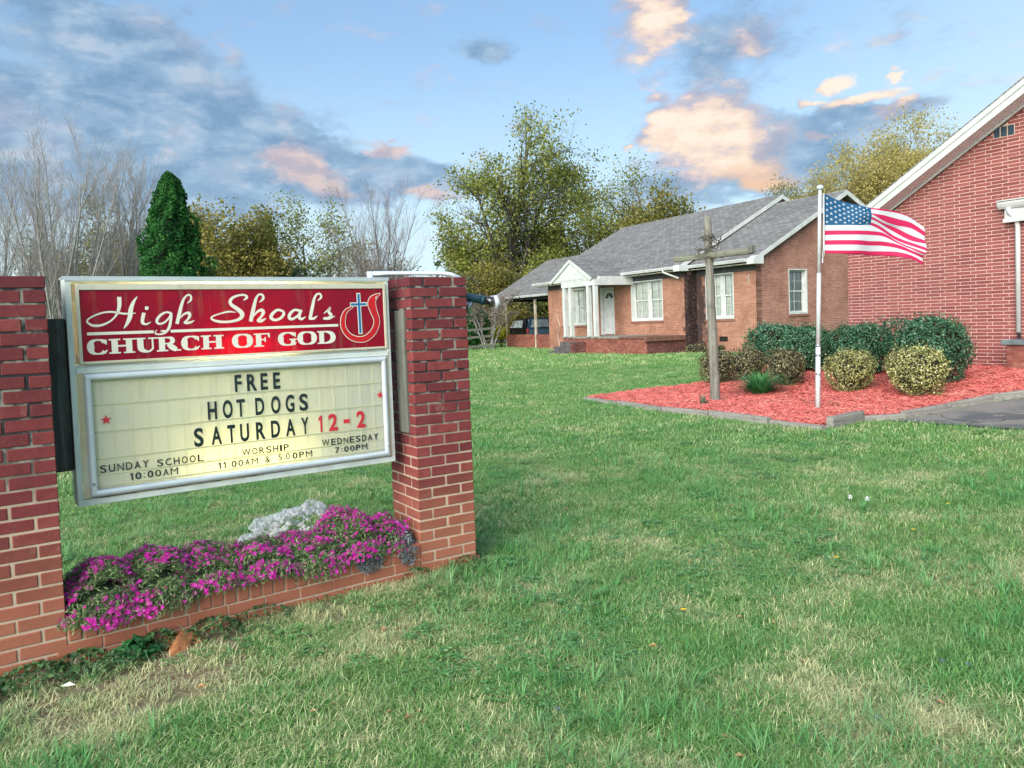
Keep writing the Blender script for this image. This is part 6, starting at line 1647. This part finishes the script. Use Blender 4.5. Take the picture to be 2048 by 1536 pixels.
head(-13.9, 64, 10.2, 5, 28, 'thin pale tree between airy green tree and bare vase tree', ML['pale'], 7, 0.17, .42, kids=(9, 6, 5), start=.3)
head(-17.9, 60, 6.6, 5, 29, 'dark bushy tree low behind the airy light green tree', ML['spire'], 15, 0.21, .5, kids=(12, 7, 5), start=.08)
head(-11.3, 62, 7.2, 6, 30, 'brownish twiggy tree just above the sign top right of centre', ML['pinkbud'], 5, 0.15, .45, kids=(12, 7, 5), start=.10)
head(-8.6, 62, 6.4, 5, 31, 'low grey green thicket behind the bare vase tree', ML['scrub'], 7, 0.17, .5, kids=(12, 7, 5), start=.05)
# the tall oak: irregular, limbs showing, leaves in tufts
T = Tree(77, (22, 7, 6), (.41, .48, .48), ((42, 84), (20, 55), (22, 60)), (.02, .16, .14, .12), (.03, .08, .10, .12), sides=(10, 6, 4, 3), segs=(10, 7, 5, 3), start=.20, lenvar=.25)
def clumps(q): return nz(q[0] * 1.0 + q[2] * .5, q[1] * 1.0 - q[2] * .7, .9, 61) > .43
tree('oak_tree', .25, 60, 'tallest tree, a big spreading oak with yellow green leaf tufts in the middle', T,
     [((0, 0, 0), (-.02, 0, 1), 15.8, .46), ((.3, 0, 3.2), (.26, .1, 1), 10.5, .22), ((-.3, 0, 3.4), (-.30, -.1, 1), 9.5, .22), ((-.1, .1, 2.6), (-.75, .1, 1), 7.2, .20), ((.1, .1, 2.6), (.65, .1, 1), 7.2, .18)], (ML['oak'], 6, .44, .20, clumps), None, bark='bark_dark')
head(6.6, 61, 12.0, 7, 41, 'tree between the oak and the house roof, loosely leaved', ML['oak'], 7, 0.18, .45, bark='bark_dark', kids=(13, 7, 5), group='trees between the oak and the house')
head(10.6, 61, 13.6, 7, 42, 'ragged topped tree with thin outer twigs above the roof ridge', ML['oak'], 7, 0.17, .46, bark='bark_dark', kids=(12, 7, 5), group='trees between the oak and the house')
head(11.9, 59, 10.0, 5, 43, 'dense rounded green tree just above the left end of the main roof', ML['olive'], 22, 0.21, .55, bark='bark_dark', kids=(13, 7, 5), start=.1, group='trees between the oak and the house')
head(8.4, 57, 8.8, 5, 44, 'dark olive bushy tree directly behind the carport roof', ML['olive'], 22, 0.20, .55, bark='bark_dark', kids=(12, 7, 5), start=.1, group='trees between the oak and the house')
head(3.6, 56, 6.0, 5, 45, 'low olive tree behind the far end of the carport roof', ML['oak'], 17, 0.18, .5, bark='bark_dark', kids=(12, 7, 5), start=.1, group='trees between the oak and the house')
head(-3.4, 57, 4.9, 4, 46, 'dark green brown thicket under the left side of the oak', ML['scrub'], 17, 0.17, .45, bark='bark_dark', kids=(12, 7, 5), start=.06, group='thickets under the oak')
head(-1.3, 55, 5.6, 4, 47, 'dense dull green thicket at the oak trunk above the pillar lamp', ML['olive'], 22, 0.17, .48, bark='bark_dark', kids=(12, 7, 5), start=.06, group='thickets under the oak')
head(-.4, 56, 4.6, 4, 48, 'thicket right behind the tip of the carport roof', ML['scrub'], 19, 0.17, .45, bark='bark_dark', kids=(12, 7, 5), start=.06, group='thickets under the oak')
head(17.3, 72, 11.4, 5, 49, 'small orange yellow treetop peeping over the roof ridge', ML['yellow'], 15, 0.20, .5, kids=(12, 7, 5), start=.2, group=None)
# yellow green tree behind the right part of the roof
def vase2(x, y, H, seed, label, n, q0, per, size, lm):
    T = Tree(seed, (8, 6, 5), (.46, .46, .50), ((12, 36), (18, 45), (20, 50)), (.20, .22, .25, .2), (.04, .06, .08, .1), sides=(7, 5, 4, 3), segs=(8, 5, 4, 3), start=.38)
    p0 = []
    for k in range(n):
        a = 2 * pi * k / n + T.r.uniform(-.3, .3); q = T.r.uniform(.15, 1) * q0
        p0.append(((.3 * cos(a), .3 * sin(a), 0), (q * cos(a), q * sin(a), 1), H * T.r.uniform(.74, .92), .13 * T.r.uniform(.7, 1.2)))
    return tree('spring_tree', x, y, label, T, p0, (lm, int(per * 2), .36, size * .72), 'yellow green trees behind the roof on the right', bark='bark_grey')
vase2(25.2, 55, 11.4, 51, 'yellow green spring tree seen left of the church roof, nearer the flagpole', 9, .30, 4, .20, ML['yellow'])
vase2(28.0, 56, 12.9, 52, 'highest yellow green spring tree against the sky beside the church eave', 9, .30, 4, .20, ML['yellow'])
vase2(21.7, 56, 9.8, 53, 'lowest yellow green spring tree directly behind the flagpole top', 7, .34, 4, .20, ML['pale'])
# far wood closing the horizon
b = MB(); rng = np.random.default_rng(8)
C_ = []; N_ = []
for k in range(150):
    a = -1.05 + 2.1 * k / 149; R_ = 118 + 16 * sin(k * 1.7) + rng.normal(0, 4); x, y = R_ * sin(a), R_ * cos(a); h = 4.6 + 1.8 * nz(np.array(k * .4), np.array(1.0), 1.0, 3) + rng.normal(0, .5)
    n = 260; c_ = rng.normal(0, 1, (n, 3)) * np.array([2.2, 2.2, h * .30]) + np.array([x, y, h * .55]); c_[:, 2] = np.abs(c_[:, 2]); C_.append(c_); N_.append(rng.normal(0, 1, (n, 3)))
o = link('far_wood', leaves_mesh('far_wood', np.vstack(C_), np.vstack(N_), .95, ML['scrub'], .8, .2, 1.0)); tag(o, 'distant line of woods along the horizon', 'woods', kind='stuff')

# ------------------------------------------------------------------ yard beyond the pillar: fence, crape myrtle, yellow bush, neighbour, cars
FN = empty('rail_fence', (0, 0, 0), 0, 'grey wooden post and rail fence seen between the pillar and the carport', 'fence')
fp = [(-2.6, 41.2), (-1.3, 42.0), (-.25, 42.7)]
for (x, y) in [(-5.0, 41.4), (-3.0, 42.5), (-1.07, 43.55)]:
    z = float(ground_z(x, y)); b = MB(); chamfer_box(b, x, y, z + .62, .13, .13, 1.30, .02); b.build('fence_post', M['post'], FN)
for (h_, w_) in ((1.12, .13), (.70, .13), (.22, .13)):
    for (p0, p1) in (((-5.0, 41.4), (-3.0, 42.5)), ((-3.0, 42.5), (-1.07, 43.55))):
        z0_, z1_ = float(ground_z(*p0)), float(ground_z(*p1)); b = MB()
        q = [(p0[0], p0[1] - .08, z0_ + h_), (p1[0], p1[1] - .08, z1_ + h_ + (.08 if h_ > .5 else 0))]
        vs = [(x, y + dy, z + dz) for x, y, z in q for dy, dz in ((0, -w_/2), (0, w_/2), (.04, w_/2), (.04, -w_/2))]
        b.add(vs, [(0, 4, 5, 1), (1, 5, 6, 2), (2, 6, 7, 3), (3, 7, 4, 0), (0, 1, 2, 3), (7, 6, 5, 4)]); b.build('rail', M['post'], FN)
T = Tree(91, (6, 5), (.5, .5), ((14, 36), (18, 45)), (.12, .15, .2), (.05, .07, .08), sides=(6, 4, 3), segs=(6, 4, 3), start=.35)
tree('crape_myrtle', -1.35, 45.2, 'small multi stemmed tree with smooth pale trunks behind the fence', T, [((.2*cos(k), .2*sin(k), 0), (.40*cos(k*1.1), .3*sin(k*1.1), 1), 3.0 * (1 - .05*k % .3), .06) for k in range(6)], (ML['pinkbud'], 5, 0.13, .12), bark='bark_pale')
ML['yb'] = leaf_mat('yellow_bush_leaf', [(0, (.40, .42, .03)), (1, (.68, .66, .08))], .6, .3)
shrub('yellow_bush', -.62, 47.5, .50, .5, .42, 700, ML['yb'], .13, 'bright yellow bush behind the fence next to the carport post', 'bush', None, 2.2, 31, .45)
shrub('dark_bush', -2.45, 46, 1.1, 1.0, 1.15, 2600, ML['green'], .16, 'dark evergreen bush beside the right pillar behind the rail fence', 'bush', None, 2.2, 33, .1)
shrub('weedy_bush', 7.25, 30.4, .42, .3, .20, 500, ML['brn'], .07, 'low brown weedy growth against the dark stained house corner', 'weed', None, 2.2, 35, .0)
shrub('weedy_bush', 7.95, 29.75, .30, .2, .18, 300, ML['brn'], .06, 'low dry weeds under the crawl space vent', 'weed', None, 2.2, 36, .0)
# neighbour house mostly hidden behind the sign
NB = empty('neighbour_house', (-14.4, 50, 0), radians(8), 'far house mostly hidden behind the sign, only its chimney and roof show', 'house')
pale = simple('pale_siding', (.52, .50, .46), (.46, .44, .40), 2, .8, world=False)
b = MB(); b.box(-5, 7.5, 0, 8, 0, 2.8); b.build('wall', pale, NB)
b = MB(); slab(b, [(-5.4, -.5, 2.75), (7.9, -.5, 2.75), (7.9, 4, 4.55), (-5.4, 4, 4.55)], .1); slab(b, [(7.9, 8.5, 2.75), (-5.4, 8.5, 2.75), (-5.4, 4, 4.55), (7.9, 4, 4.55)], .1); RF = b.build('roof', M['shx'], NB)
b = MB(); b.box(-.2, .95, 3.5, 4.2, 3.9, 5.25); CHm = b.build('chimney', simple('chimney_render', (.34, .32, .30), (.16, .15, .15), 3, .9, world=False), RF)
b = MB(); b.box(.1, .65, 3.6, 4.1, 5.251, 5.42); b.build('chimney_cap', M['dark'], NB)
b = MB(); b.tube([(2.75, 3.9, 4.4), (2.75, 3.9, 5.35)], .055, 8); b.build('vent_pipe', M['white_aged'], NB)
for x in (-4, -1, 3.5):
    b = MB(); b.box(x, x + 1.1, -.02, .03, 1.0, 2.2); b.build('window', M['glass'] if False else M['dark'], NB)
# white building glimpsed through the carport, and a dark car inside
WB = empty('white_building', (2.4, 62, 0), radians(-10), 'whitish building glimpsed low behind the carport and the fence', 'building')
b = MB(); b.box(-5.6, 2.6, 0, 5, 0, 3.0); b.build('wall', simple('white_siding', (.60, .60, .56), (.52, .52, .50), 2, .8, world=False), WB)
b = MB(); slab(b, [(-6, -.4, 2.95), (3, -.4, 2.95), (3, 2.5, 4.2), (-6, 2.5, 4.2)], .1); slab(b, [(3, 5.4, 2.95), (-6, 5.4, 2.95), (-6, 2.5, 4.2), (3, 2.5, 4.2)], .1); b.build('roof', M['shx'], WB)
for x in (-4.6, -2.6, -.4, 1.2):
    b = MB(); b.box(x, x + .8, -.03, .02, 1.0, 2.1); b.build('window', M['dark'], WB)
def car(x, y, rz, body, label):
    t = empty('parked_car', (x, y, float(ground_z(x, y))), rz, label, 'car')
    # tall hatchback seen from behind; local -y is the tail
    prof = [(-2.15, .35), (-2.20, .70), (-2.12, 1.02), (-1.95, 1.08), (-1.62, 1.66), (-1.45, 1.72), (.35, 1.70), (1.0, 1.12), (2.0, .98), (2.2, .75), (2.2, .35)]
    b = MB()
    def ring(x_, inset): return [(x_, a, z - (inset if z > 1.1 else 0)) for a, z in prof]
    xs = [-.88, -.80, .80, .88]; R_ = [[(X, a * (.985 if abs(X) > .85 else 1), (z if z < 1.1 else z - (.05 if abs(X) > .85 else 0)) ) for a, z in prof] for X in xs]
    R_[0] = [(-.88 if z < 1.1 else -.74, a, z) for _, a, z in R_[0]]; R_[3] = [(.88 if z < 1.1 else .74, a, z) for _, a, z in R_[3]]
    R_[1] = [(-.80 if z < 1.1 else -.66, a, z) for _, a, z in R_[1]]; R_[2] = [(.80 if z < 1.1 else .66, a, z) for _, a, z in R_[2]]
    n = len(prof); vs = [p_ for r_ in R_ for p_ in r_]
    fs = [(i*n+k, (i+1)*n+k, (i+1)*n+(k+1) % n, i*n+(k+1) % n) for i in range(3) for k in range(n)] + [tuple(range(n)), tuple(3*n+k for k in range(n-1, -1, -1))]
    b.add(vs, fs); b.build('body', body, t, smooth=False)
    b = MB(); b.add([(-.62, -2.0, 1.12), (.62, -2.0, 1.12), (.52, -1.68, 1.62), (-.52, -1.68, 1.62)], [(0, 1, 2, 3)]); b.build('rear_window', M['cargl'], t)
    for s_ in (-1, 1):
        b = MB(); b.box(s_*.80 - .08, s_*.80 + .08, -2.235, -2.12, .78, 1.04); b.build('tail_light', M['redv'], t)
        b = MB(); b.add([(s_*.892, -1.5, 1.12), (s_*.892, .6, 1.12), (s_*.76, .3, 1.6), (s_*.76, -1.4, 1.6)], [(0, 1, 2, 3)]); b.build('side_window', M['cargl'], t)
        for yy in (-1.4, 1.4):
            b = MB(); b.tube([(s_*.72, yy, .33), (s_*.90, yy, .33)], .33, 18); w = b.build('wheel', M['dark'], t)
            b = MB(); b.tube([(s_*.89, yy, .33), (s_*.915, yy, .33)], .20, 12); b.build('rim', M['steel'], w)
    b = MB(); b.box(-.26, .26, -2.25, -2.215, .50, .64); b.build('number_plate', M['whitev'], t)
    b = MB(); b.box(-.85, .85, -2.30, -2.16, .32, .50); b.build('bumper', M['dark'], t); return t
M['cargl'] = simple('car_glass', (.45, .50, .52), (.26, .30, .33), 3, .12)
paint = simple('dark_blue_car_paint', (.03, .08, .13), (.04, .10, .16), 2, .25, .3)
def hs_world(lx, ly): return (9.03 + lx * .469 + ly * .883, 28.3 - lx * .883 + ly * .469)
x, y = 2.18, 52.5; car(x, y, radians(-8), paint, 'dark blue car seen through the carport, its tail with white plate towards the lawn')
x, y = .95, 53.2; car(x, y, radians(24), simple('black_car_paint', (.01, .012, .014), (.02, .02, .022), 2, .25, .3), 'black car parked beyond the carport, left of the dark blue one')
